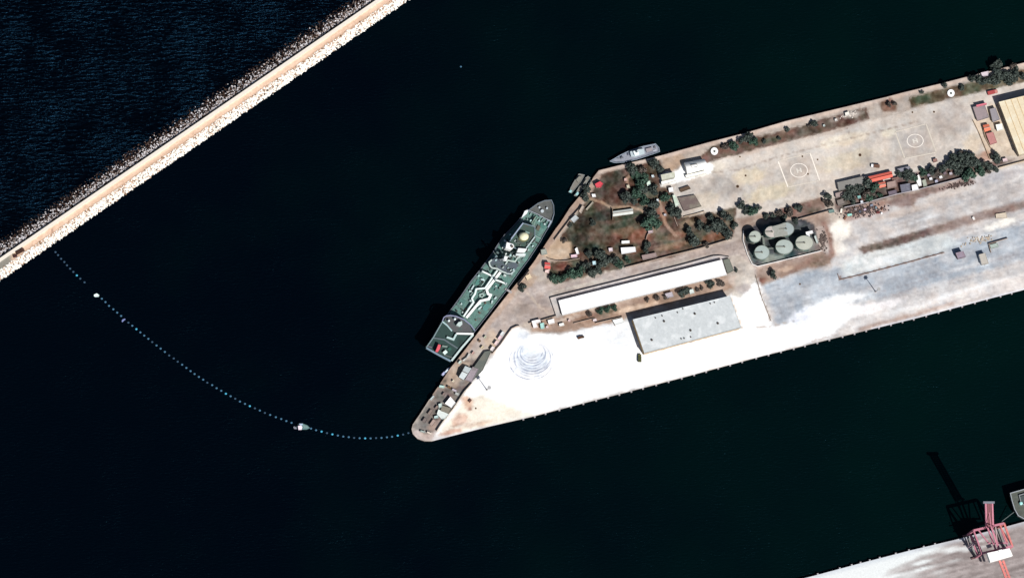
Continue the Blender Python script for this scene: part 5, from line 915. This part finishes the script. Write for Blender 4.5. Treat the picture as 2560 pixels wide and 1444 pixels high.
# cargo ship at the right edge
CG = ship('cargo_ship', 'dark grey ship bow cut by the photo edge beside the red crane', 'ship', (2570, 1255))
CH = [(2525, 1231), (2560, 1221), (2620, 1206), (2760, 1170), (2760, 1246), (2640, 1280), (2575, 1295), (2560, 1296), (2545, 1288), (2536, 1272), (2529, 1249)]
blk('hull', CG, CH, -3.5, 7, (84, 90, 88), .96); P = Wp(CH, 7.1); MB().prism(shrink(P, .8), 6.8).build('deck', mat('cg_deck', A(98, 104, 96), var=.3, scale=.4, stain=A(84, 84, 78)), CG)
edge('bulwark', CG, CH, .7, 7, 8.1, (176, 184, 190)); edge('coaming', CG, [(2547, 1236), (2575, 1228), (2640, 1212), (2650, 1240), (2560, 1262), (2552, 1256)], .8, 7, 9, (150, 156, 158))
blk('hatch_cover', CG, [(2550, 1240), (2575, 1232), (2638, 1216), (2646, 1238), (2562, 1258), (2554, 1252)], 7, 8.4, (80, 92, 92)); q = W(2553, 1257, 9.5); MB().cyl(q, 1.4, 7, 9.5, n=14, cone=.5).build('mooring_winch', cm(190, 255, 250), CG)
a = W(2535, 1279, 7); e = W(2505, 1302, .5); tag(MB().beam(a, e, .5, .5).build('mooring_rope', cm(120, 132, 132)), 'pale mooring rope from the dark grey ship to the quay by the red crane', 'rope')
# ============================================================= boom of floats
FL1 = [(139, 108), (162, 135), (190, 168), (219, 197), (243, 227), (271, 257), (300, 286), (332, 318), (363, 347), (401, 380)]
FL2 = [(557, 528), (590, 558), (622, 592), (661, 623), (696, 653), (731, 683), (797, 743), (832, 771), (869, 802), (905, 831), (940, 860), (977, 889), (1012, 918), (1051, 949), (1088, 977), (1126, 1007), (1165, 1039), (1206, 1066), (1242, 1095), (1282, 1122), (1320, 1151), (1358, 1180), (1394, 1206), (1433, 1232), (1472, 1257), (1509, 1284), (1553, 1306), (1593, 1334), (1635, 1357)]
FL3 = [(22, 115), (80, 145), (137, 176), (195, 211), (257, 239), (317, 267), (379, 294), (440, 321), (502, 350), (567, 375), (637, 403), (703, 425), (766, 450), (830, 472)]
FL4 = [(1070, 543), (1132, 563), (1200, 580), (1266, 598), (1333, 614), (1400, 628), (1467, 641), (1534, 648), (1600, 657), (1668, 661), (1736, 663), (1803, 663), (1870, 659), (1937, 657), (2004, 650), (2067, 643), (2137, 629), (2203, 616), (2268, 598)]
seg = [[(100 + x / 3.61, 600 + y / 3.61) for x, y in FL1], [(100 + x / 3.61, 600 + y / 3.61) for x, y in FL2] + [(560 + x / 4.923, 960 + y / 4.923) for x, y in FL3], [(560 + x / 4.923, 960 + y / 4.923) for x, y in FL4]]
fb = MB().cyl((0, 0), .92, -.5, .45, n=16, ry=.78, cone=.3); fmesh = {}
for key, c_ in (('bright', (84, 196, 236)), ('mid', (76, 124, 156)), ('dim', (56, 86, 112))):
    me = bpy.data.meshes.new('float'); me.from_pydata([tuple(v) for v in fb.v], [], fb.f); me.materials.append(cm(*c_)); fmesh[key] = me
bright = {(564, 983), (624, 1014), (804, 1078), (831, 1085), (913, 1095), (994, 1088), (192, 688), (341, 822)}
gl = ['floats between the breakwater and the white raft', 'floats between the white raft and the workboat', 'floats between the workboat and the pier tip']
ends = {(0, 0): 'float closest to the breakwater', (0, 9): 'float nearest to the white raft on its breakwater side', (1, 0): 'float touching the white raft on its harbour side', (2, 18): 'float closest to the pier tip', (2, 0): 'float nearest to the workboat on its pier side'}
for s_, L_ in enumerate(seg):
    for k, (x, y) in enumerate(L_):
        br = any(abs(x - a) < 3 and abs(y - b_) < 3 for a, b_ in bright)
        key = 'bright' if br else ('dim' if s_ == 0 else random.choice(['mid', 'mid', 'dim']))
        o = bpy.data.objects.new('float', fmesh[key]); COL.objects.link(o); p = W(x, y, -2.8); o.location = p
        if (s_, k) in ends: tag(o, 'small blue ' + ends[(s_, k)], 'float', gl[s_])
        else: tag(o, {'bright': 'bright cyan float', 'mid': 'medium blue float', 'dim': 'dull dark blue float'}[key] + ' in the line' + gl[s_][6:], 'float', gl[s_] + ', ' + key)
R = ship('raft', 'white raft in the line of floats near the breakwater', 'raft', (241.5, 737.7)); blk('deck', R, [(235, 736), (242, 733), (248, 737), (247, 741), (239, 742), (235, 740)], -3.2, -2, (250, 255, 252)); edge('fender', R, [(235, 736), (242, 733), (248, 737), (247, 741), (239, 742), (235, 740)], .35, -2, -1.6, (226, 255, 250))
WB = ship('workboat', 'small workboat with a pink white cabin in the line of floats', 'boat', (757, 1067))
blk('hull', WB, [(741, 1066), (745, 1059), (757, 1058), (768, 1062), (775, 1069), (767, 1073), (755, 1073), (745, 1073)], -3.3, -1.7, (104, 140, 140), .9); blk('cabin', WB, [(745, 1064), (752, 1062), (756, 1066), (754, 1073), (746, 1073)], -1.7, .3, (250, 232, 244)); blk('deck', WB, [(757, 1060), (767, 1064), (772, 1069), (760, 1069)], -1.75, -1.5, (130, 160, 156)); blk('locker', WB, [(748, 1058), (757, 1058), (756, 1062), (749, 1062)], -1.7, -.6, (190, 214, 240))
DG = ship('dinghy', 'tiny grey dinghy just west of the workboat', 'boat', (737.5, 1068.5)); blk('hull', DG, [(733, 1066), (737, 1065), (742, 1069), (741, 1072), (735, 1071)], -3.2, -2.2, (136, 142, 156), .9); blk('seat', DG, [(736, 1067), (738, 1067), (739, 1070), (737, 1070)], -2.2, -2.0, (160, 160, 170))
SK = ship('skiff', 'thin lilac skiff lying across the line of floats', 'boat', (308, 800)); blk('hull', SK, [(304, 803), (306, 798), (312, 796), (314, 798), (310, 801), (306, 805)], -3.2, -2.3, (136, 150, 206), .9); blk('seat', SK, [(307, 800), (309, 799), (310, 800), (308, 801)], -2.3, -2.15, (150, 160, 200))
o = bpy.data.objects.new('mooring_buoy', fmesh['mid']); COL.objects.link(o); o.location = W(1152, 167, -2.8); o.scale = (.9, .9, 1); tag(o, 'lone tiny blue buoy in the open harbour far from the others', 'buoy')
# ============================================================= vehicles
def truck(name, label, cat, px, py, ln, wd, ang, cab, cargo, z=0.0, h=2.6, group=None):
    c = W(px, py, z + 1); a = math.radians(ang); t = thing(name, label, cat, (c.x, c.y, z), group); L_, B_ = ln * S, wd * S; ca, sa = math.cos(a), math.sin(a)
    f = lambda u, v=0: (c.x + u * ca - v * sa, c.y + u * sa + v * ca)
    MB().box((*f(-L_ * .14), z + .55), L_ * .7, B_, h - .55, a).build('cargo_body', cm(*cargo), t); cb = MB().box((*f(L_ * .36), z + .5), L_ * .26, B_ * .94, (h - .5) * .78, a).build('cab', cm(*cab), t)
    MB().box((*f(L_ * .5), z + 1.4), .12, B_ * .8, .6, a).build('windscreen', cm(60, 70, 80), t)
    for u in (-.36, -.2, .36):
        for v in (-1, 1):
            x, y = f(L_ * u, v * B_ * .47); w_ = MB(); d = Vector((-sa, ca, 0)) * .16; n = 14
            for e in (-1, 1): w_.v += [Vector((x, y, z + .48)) + d * e + Vector((ca * math.cos(6.283 * k / n), sa * math.cos(6.283 * k / n), math.sin(6.283 * k / n))) * .48 for k in range(n)]
            w_.f += [tuple(range(n)), tuple(range(2 * n - 1, n - 1, -1))] + [(k, n + k, n + (k + 1) % n, (k + 1) % n) for k in range(n)]; w_.build('wheel', cm(40, 36, 34), t)
truck('truck', 'large dark brown truck parked on the breakwater road', 'truck', 50, 628, 22, 9, 28, (84, 54, 40), (70, 44, 32))
truck('van', 'small dark maroon van parked on the breakwater below the truck', 'van', 38, 640, 9, 6, 10, (90, 52, 52), (76, 40, 40), h=2.1)
truck('truck', 'dark brown truck alone on the white apron', 'truck', 1452, 843, 16, 5, 15, (80, 56, 36), (96, 66, 44))
truck('truck', 'dark olive truck standing south of the tall warehouse corner', 'truck', 1599, 895, 19, 8, 90, (104, 106, 62), (84, 88, 54))
truck('truck', 'truck with a white cab and brown load on the helicopter yard', 'truck', 2188, 415, 22, 7.5, 176, (250, 250, 250), (124, 92, 76))
truck('truck', 'red truck on the road north of the cream roofed shed', 'truck', 2481, 231, 26, 9, 14, (226, 150, 140), (190, 84, 84))
truck('car', 'black car on the pink track near the pier tip', 'car', 1175, 1001, 8, 5, 50, (120, 80, 66), (110, 70, 60), h=1.7)
# ============================================================= basins, masts, drains, fenders
def basin(label, px, py):
    c = W(px, py, 1.0); t = thing('ring_basin', label, 'basin', (c.x, c.y, 0)); r = [Vector((c.x + 3.2 * math.cos(k / 28 * 6.28319), c.y + 3.3 * math.sin(k / 28 * 6.28319), 1.1)) for k in range(28)]
    MB().rim(r, 2.2, 0, 1.1).build('ring_wall', cm(255, 255, 255), t); MB().cyl(c, 1.3, 0, .35, n=20).build('water', cm(88, 96, 84), t); MB().cyl(c, .28, .3, 1.6, n=10, cone=.2).build('spout', cm(160, 170, 160), t)
basin('white ring shaped basin on the western part of the north verge', 1786, 378); basin('white ring shaped basin on the grass near the northeast trees', 2377.5, 233)
def mast(label, px, py, h):
    c = W(px, py, 0); t = thing('floodlight_mast', label, 'mast', (c.x, c.y, 0)); MB().cyl(c, .45, 0, h, n=12, rtop=.45).build('pole', cm(190, 190, 190), t); MB().cyl(c, .9, 0, .5, n=12).build('footing', cm(200, 196, 190), t)
    MB().cyl(c, 1.5, h - .5, h - .1, n=16).build('lamp_ring', cm(190, 190, 190), t)
    for k in range(6):
        a = k * 1.047; MB().box((c.x + 1.6 * math.cos(a), c.y + 1.6 * math.sin(a), h - .9), .8, .5, .5, a).build('lamp', cm(220, 224, 230), t)
mast('tall floodlight mast in the grey south yard', 2189, 729, 18.5); mast('tall floodlight mast on the white apron near the west strip', 1217, 974, 16.5)
def drain(label, px, py, r_, g=None):
    c = W(px, py, 0.05); t = thing('drain_well', label, 'drain', (c.x, c.y, .05), g); k = [Vector((c.x + r_ * math.cos(a / 16 * 6.28319), c.y + r_ * math.sin(a / 16 * 6.28319), .2)) for a in range(16)]
    MB().rim(k, .18, 0, .22).build('kerb_ring', cm(150, 120, 90), t); MB().cyl(c, r_ - .15, 0, .12, n=16).build('cover', cm(70, 48, 32), t)
for l, x, y, r_ in (('dark drain well west of the western helipad', 1844, 466, 1.35), ('dark drain well with a pale surround between the helipads', 2150, 387.5, 1.35), ('small drain well northwest of the western helipad', 1864, 439, .9), ('small drain well inside the corner of the western helipad square', 2006, 391, .8),
                    ('small drain well southeast inside the western helipad square', 2020, 435, .8), ('small drain well east of the western helipad', 2044, 399, .7), ('small drain well at the foot of the northern grass strip', 1850, 392, .7), ('tiny drain well by the north grass strip', 2335, 280, .9), ('small drain well on the pale road by the second grass strip', 2281, 281, .8),
                    ('small drain well on the mauve sand by the south yard', 2000, 710, .8), ('small dark drain well on the pier tip apron', 1189.5, 1020, .8)):
    drain(l, x, y, r_)
fx = [1308, 1336.5, 1363.6, 1398, 1427, 1458, 1490, 1520, 1548, 1578, 1607, 1640, 1671, 1704, 1735, 1765, 1795, 1825, 1855, 1890, 1921, 1952, 1984, 2012, 2043, 2073, 2106, 2136, 2165, 2197, 2227, 2256, 2284, 2315, 2346, 2375, 2405, 2437, 2467, 2501, 2529]
def on(poly, x):
    for i in range(len(poly) - 1):
        (x1, y1), (x2, y2) = poly[i], poly[i + 1]
        if x1 <= x <= x2: return y1 + (y2 - y1) * (x - x1) / (x2 - x1), (y2 - y1) / (x2 - x1)
def fender(x, y, g, label, first=[None]):
    if first[0] is None:
        t = thing('fender', label, 'fender', (0, 0, 0), g)
        MB().box((0, 0, -1.6), 1.5, 1.2, 1.65).build('block', cm(190, 186, 190), t); MB().box((0, -.75, -1.7), 1.1, .5, 1.3).build('rubber_pad', cm(80, 74, 70), t); first[0] = t; r = t
    else:
        s0 = first[0]; r = s0.copy(); COL.objects.link(r)
        for ch in s0.children: c_ = ch.copy(); COL.objects.link(c_); c_.parent = r
    r['label'] = label; r['group'] = g; r.location = W(x, y, -.1); return r
for x in fx:
    y, s_ = on(SOUTH, x); f_ = fender(x + .4, y + 1.6, 'fenders along the south quay', 'pale block fender on the edge of the long south quay'); f_.rotation_euler.z = math.atan(.257)
for x in (2045, 2100, 2130, 2152, 2175, 2200, 2240, 2273, 2310, 2338):
    y, s_ = on(QUAY2, x); f_ = fender(x - .4, y - 1.6, 'fenders along the second quay', 'pale block fender on the second quay near the red crane'); f_.rotation_euler.z = math.atan(.257) + math.pi
# scrap heap
k = 0
for (x, y, w_, h_, c_, l) in ((2162, 524, 6, 4, (220, 200, 220), 'white crate on the scrap heap'), (2204, 533, 4, 4, (250, 250, 250), 'small bright white crate at the east of the scrap heap'), (2124, 537, 11, 5, (176, 240, 226), 'mint green crate at the west of the scrap heap'), (2103, 527, 10, 4, (255, 244, 230), 'long cream crate by the boundary wall corner'),
                              (2179, 513, 7, 4, (150, 160, 180), 'blue grey crate north of the scrap heap'), (2150, 529, 5, 5, (90, 96, 110), 'dark slate crate in the middle of the scrap heap'), (2195, 531, 8, 5, (120, 60, 60), 'maroon crate on the scrap heap'), (2172, 520, 5, 5, (70, 56, 60), 'nearly black crate on the scrap heap'), (2190, 519, 6, 4, (130, 150, 160), 'pale slate crate on the scrap heap'),
                              (2139, 523, 6, 5, (160, 150, 150), 'dusty grey crate on the scrap heap'), (2205, 522, 7, 3, (104, 66, 50), 'rusty crate at the northeast of the scrap heap'), (2178, 541, 5, 3, (214, 190, 186), 'lone pinkish crate south of the scrap heap'), (2155, 535, 4, 4, (120, 100, 96), 'brown crate on the south side of the scrap heap'), (2113, 545, 9, 4, (140, 100, 80), 'brown crate southwest of the scrap heap')):
    c = W(x, y, .8); t = thing('crate', l, 'crate', (c.x, c.y, 0), 'crates on the scrap heap'); a = random.uniform(0, 1.5); MB().box((c.x, c.y, 0), w_ * S, h_ * S, 1.3, a).build('body', cm(*c_), t); MB().box((c.x, c.y, 1.3), w_ * S + .15, h_ * S + .15, .15, a).build('lid', cm(*c_), t)
rng = random.Random(5); sc = MB()
for k in range(240):
    x = 2156 + rng.gauss(0, 26); y = 527 - (x - 2156) * .1 + rng.gauss(0, 7); c = W(x, y, 0); sc.box((c.x, c.y, .0), rng.uniform(.4, 1.8), rng.uniform(.3, 1.0), rng.uniform(.3, 1.1), rng.uniform(0, 3))
tag(sc.build('scrap', cm(96, 84, 84, var=.5, scale=.5)), 'loose dark scrap spread south of the boundary wall', 'scrap', None, 'stuff')
for (cx, cy, sx_, sy_, n, l, c_) in ((2058, 600, 10, 26, 120, 'brown rubble scattered along the lane east of the tank yard', (112, 98, 92)), (2400, 462, 40, 7, 120, 'dark brown rubble along the outside of the boundary wall', (96, 80, 76)), (2450, 600, 40, 10, 60, 'pale broken blocks near the blockhouses', (206, 190, 170)), (2125, 286, 16, 5, 70, 'pale rubble on the north verge', (230, 220, 210))):
    sc = MB()
    for k in range(n):
        x = cx + rng.gauss(0, sx_ * .5); y = cy + rng.gauss(0, sy_ * .5) - (x - cx) * .25; c = W(x, y, 0); sc.box((c.x, c.y, 0), rng.uniform(.5, 1.6), rng.uniform(.4, 1.2), rng.uniform(.3, .9), rng.uniform(0, 3))
    tag(sc.build('rubble', cm(*c_, var=.5, scale=.4)), l, 'rubble', None, 'stuff')
# ============================================================= ship-to-shore crane
ZT = 33.0
cr = W(2480, 1352, ZT); CRN = thing('gantry_crane', 'tall pink red gantry crane with a white machinery house on the second quay', 'crane', (cr.x, cr.y, 0))
pk = cm(212, 140, 158, var=.25); pk2 = cm(238, 142, 134, var=.25)
def bm(name, pts, w_, m=pk, h=None):
    b = MB()
    for (x1, y1, z1), (x2, y2, z2) in pts: b.beam(W(x1, y1, z1), W(x2, y2, z2), w_, h)
    return b.build(name, m, CRN)
tl, tr = (2434, 1325, ZT), (2510, 1307, ZT); bl, brr = (2455, 1382, ZT), (2531, 1364, ZT)
def gnd(p): q = W(*p); return Vector((q.x, q.y, 0))
for p, tp in ((tl, 0), (tr, 0), (bl, 0), (brr, 0)):
    a = W(*p); g_ = gnd(p); MB().beam(g_ + Vector((0, 0, 1.5)), a, 1.5).build('leg', pk2 if p in (tr, brr) else pk, CRN); MB().beam(g_ + Vector((-4, -1.1, .8)), g_ + Vector((4, 1.1, .8)), 1.3, 1.6).build('bogie', cm(120, 90, 90), CRN)
bm('portal_beam', [(tl, tr)], 1.8); bm('portal_beam', [(bl, brr)], 1.8); bm('portal_beam', [(tl, bl)], 1.3); bm('portal_beam', [(tr, brr)], 1.6, pk2)
G = {k: gnd(v) for k, v in (('tl', tl), ('tr', tr), ('bl', bl), ('br', brr))}
def up(v, z): return Vector((v.x, v.y, z))
for a_, b_ in (('tl', 'bl'), ('tr', 'br')):
    MB().beam(up(G[a_], 12), up(G[b_], 12), 1.3).build('sill_beam', pk, CRN); MB().beam(up(G[a_], 12), up(G[b_], ZT), .8).build('brace', pk, CRN); MB().beam(up(G[a_], 2), up(G[b_], 2), 1.2).build('sill_beam', cm(150, 150, 146), CRN)
bm('brace', [((2446, 1324, ZT), (2471, 1356, ZT))], 1.1); bm('brace', [((2500, 1311, ZT), (2519, 1356, ZT))], 1.1, pk2)
bm('brace', [((2489, 1316, ZT), (2493, 1355, ZT))], 1.0, cm(200, 180, 176)); bm('portal_beam', [((2470, 1357, ZT + 1), (2520, 1356, ZT + 1))], 1.0)
# girder over the quay, backreach
for dx in (-5, 5):
    bm('girder', [((2474 + dx, 1318, 37), (2496 + dx, 1378, 37))], 1.4); bm('backreach', [((2503 + dx * .9, 1400, 37), (2526 + dx * .9, 1462, 37))], 1.8, pk2)
bm('backreach_tie', [((2500 + 3 * k, 1405 + 9 * k, 37), (2510 + 3 * k, 1403 + 9 * k, 37)) for k in range(6)], .8, pk2)
# raised boom
H0 = W(2474, 1316, 37); T0 = W(2472, 1255, 72); sd = (W(2484, 1316, 37) - W(2464, 1316, 37)).normalized()
for s_ in (-1, 1): MB().beam(H0 + sd * 2.9 * s_, T0 + sd * 2.9 * s_, 1.5).build('boom', pk, CRN)
b = MB()
for k in range(1, 24): b.beam(H0.lerp(T0, k / 24) - sd * 2.9, H0.lerp(T0, k / 24) + sd * 2.9, 1.0, .5)
for k in (-.7, .7): b.beam(H0 + sd * k, T0 + sd * k, .9, .6)
b.build('boom_lacing', cm(150, 100, 106), CRN); MB().beam(T0 - sd * 5, T0 + sd * 5, 1.8).build('boom_tip', cm(140, 146, 156), CRN)
# A-frame and stays
AP = W(2478, 1318, 52)
for p in ((2468, 1316, 37), (2486, 1313, 37)): MB().beam(W(*p), AP, .9).build('a_frame', pk, CRN)
MB().beam(AP, W(2497, 1378, 38), .6).build('stay', pk, CRN); MB().beam(AP, H0.lerp(T0, .6), .5).build('stay', pk, CRN)
MHp = [(2468, 1381), (2524, 1369), (2532, 1388), (2476, 1404)]
mh_ = MB().prism(Wp(MHp, 44), 37.5).build('machinery_house', mat('crane_house', (.86, .86, .82), var=.03), CRN); MB().prism(Wp([(2496, 1374), (2504, 1372), (2506, 1377), (2498, 1379)], 45.2), 43.9).build('roof_hatch', cm(255, 255, 252), mh_)
MB().prism(Wp([(2466, 1361), (2476, 1358), (2480, 1366), (2470, 1369)], 30), 27).build('operator_cab', cm(214, 216, 214), CRN)
# stair tower and cable reel on the west side
q = gnd((2441, 1352, ZT)); b = MB()
for k in range(8): b.beam(up(q, 2 + k * 3.6) + Vector((-1 - (k % 2) * 2, 0, 0)), up(q, 5.6 + k * 3.6) + Vector((-3 + (k % 2) * 2, -3, 0)), .7)
b.build('stairs', cm(190, 170, 180), CRN)
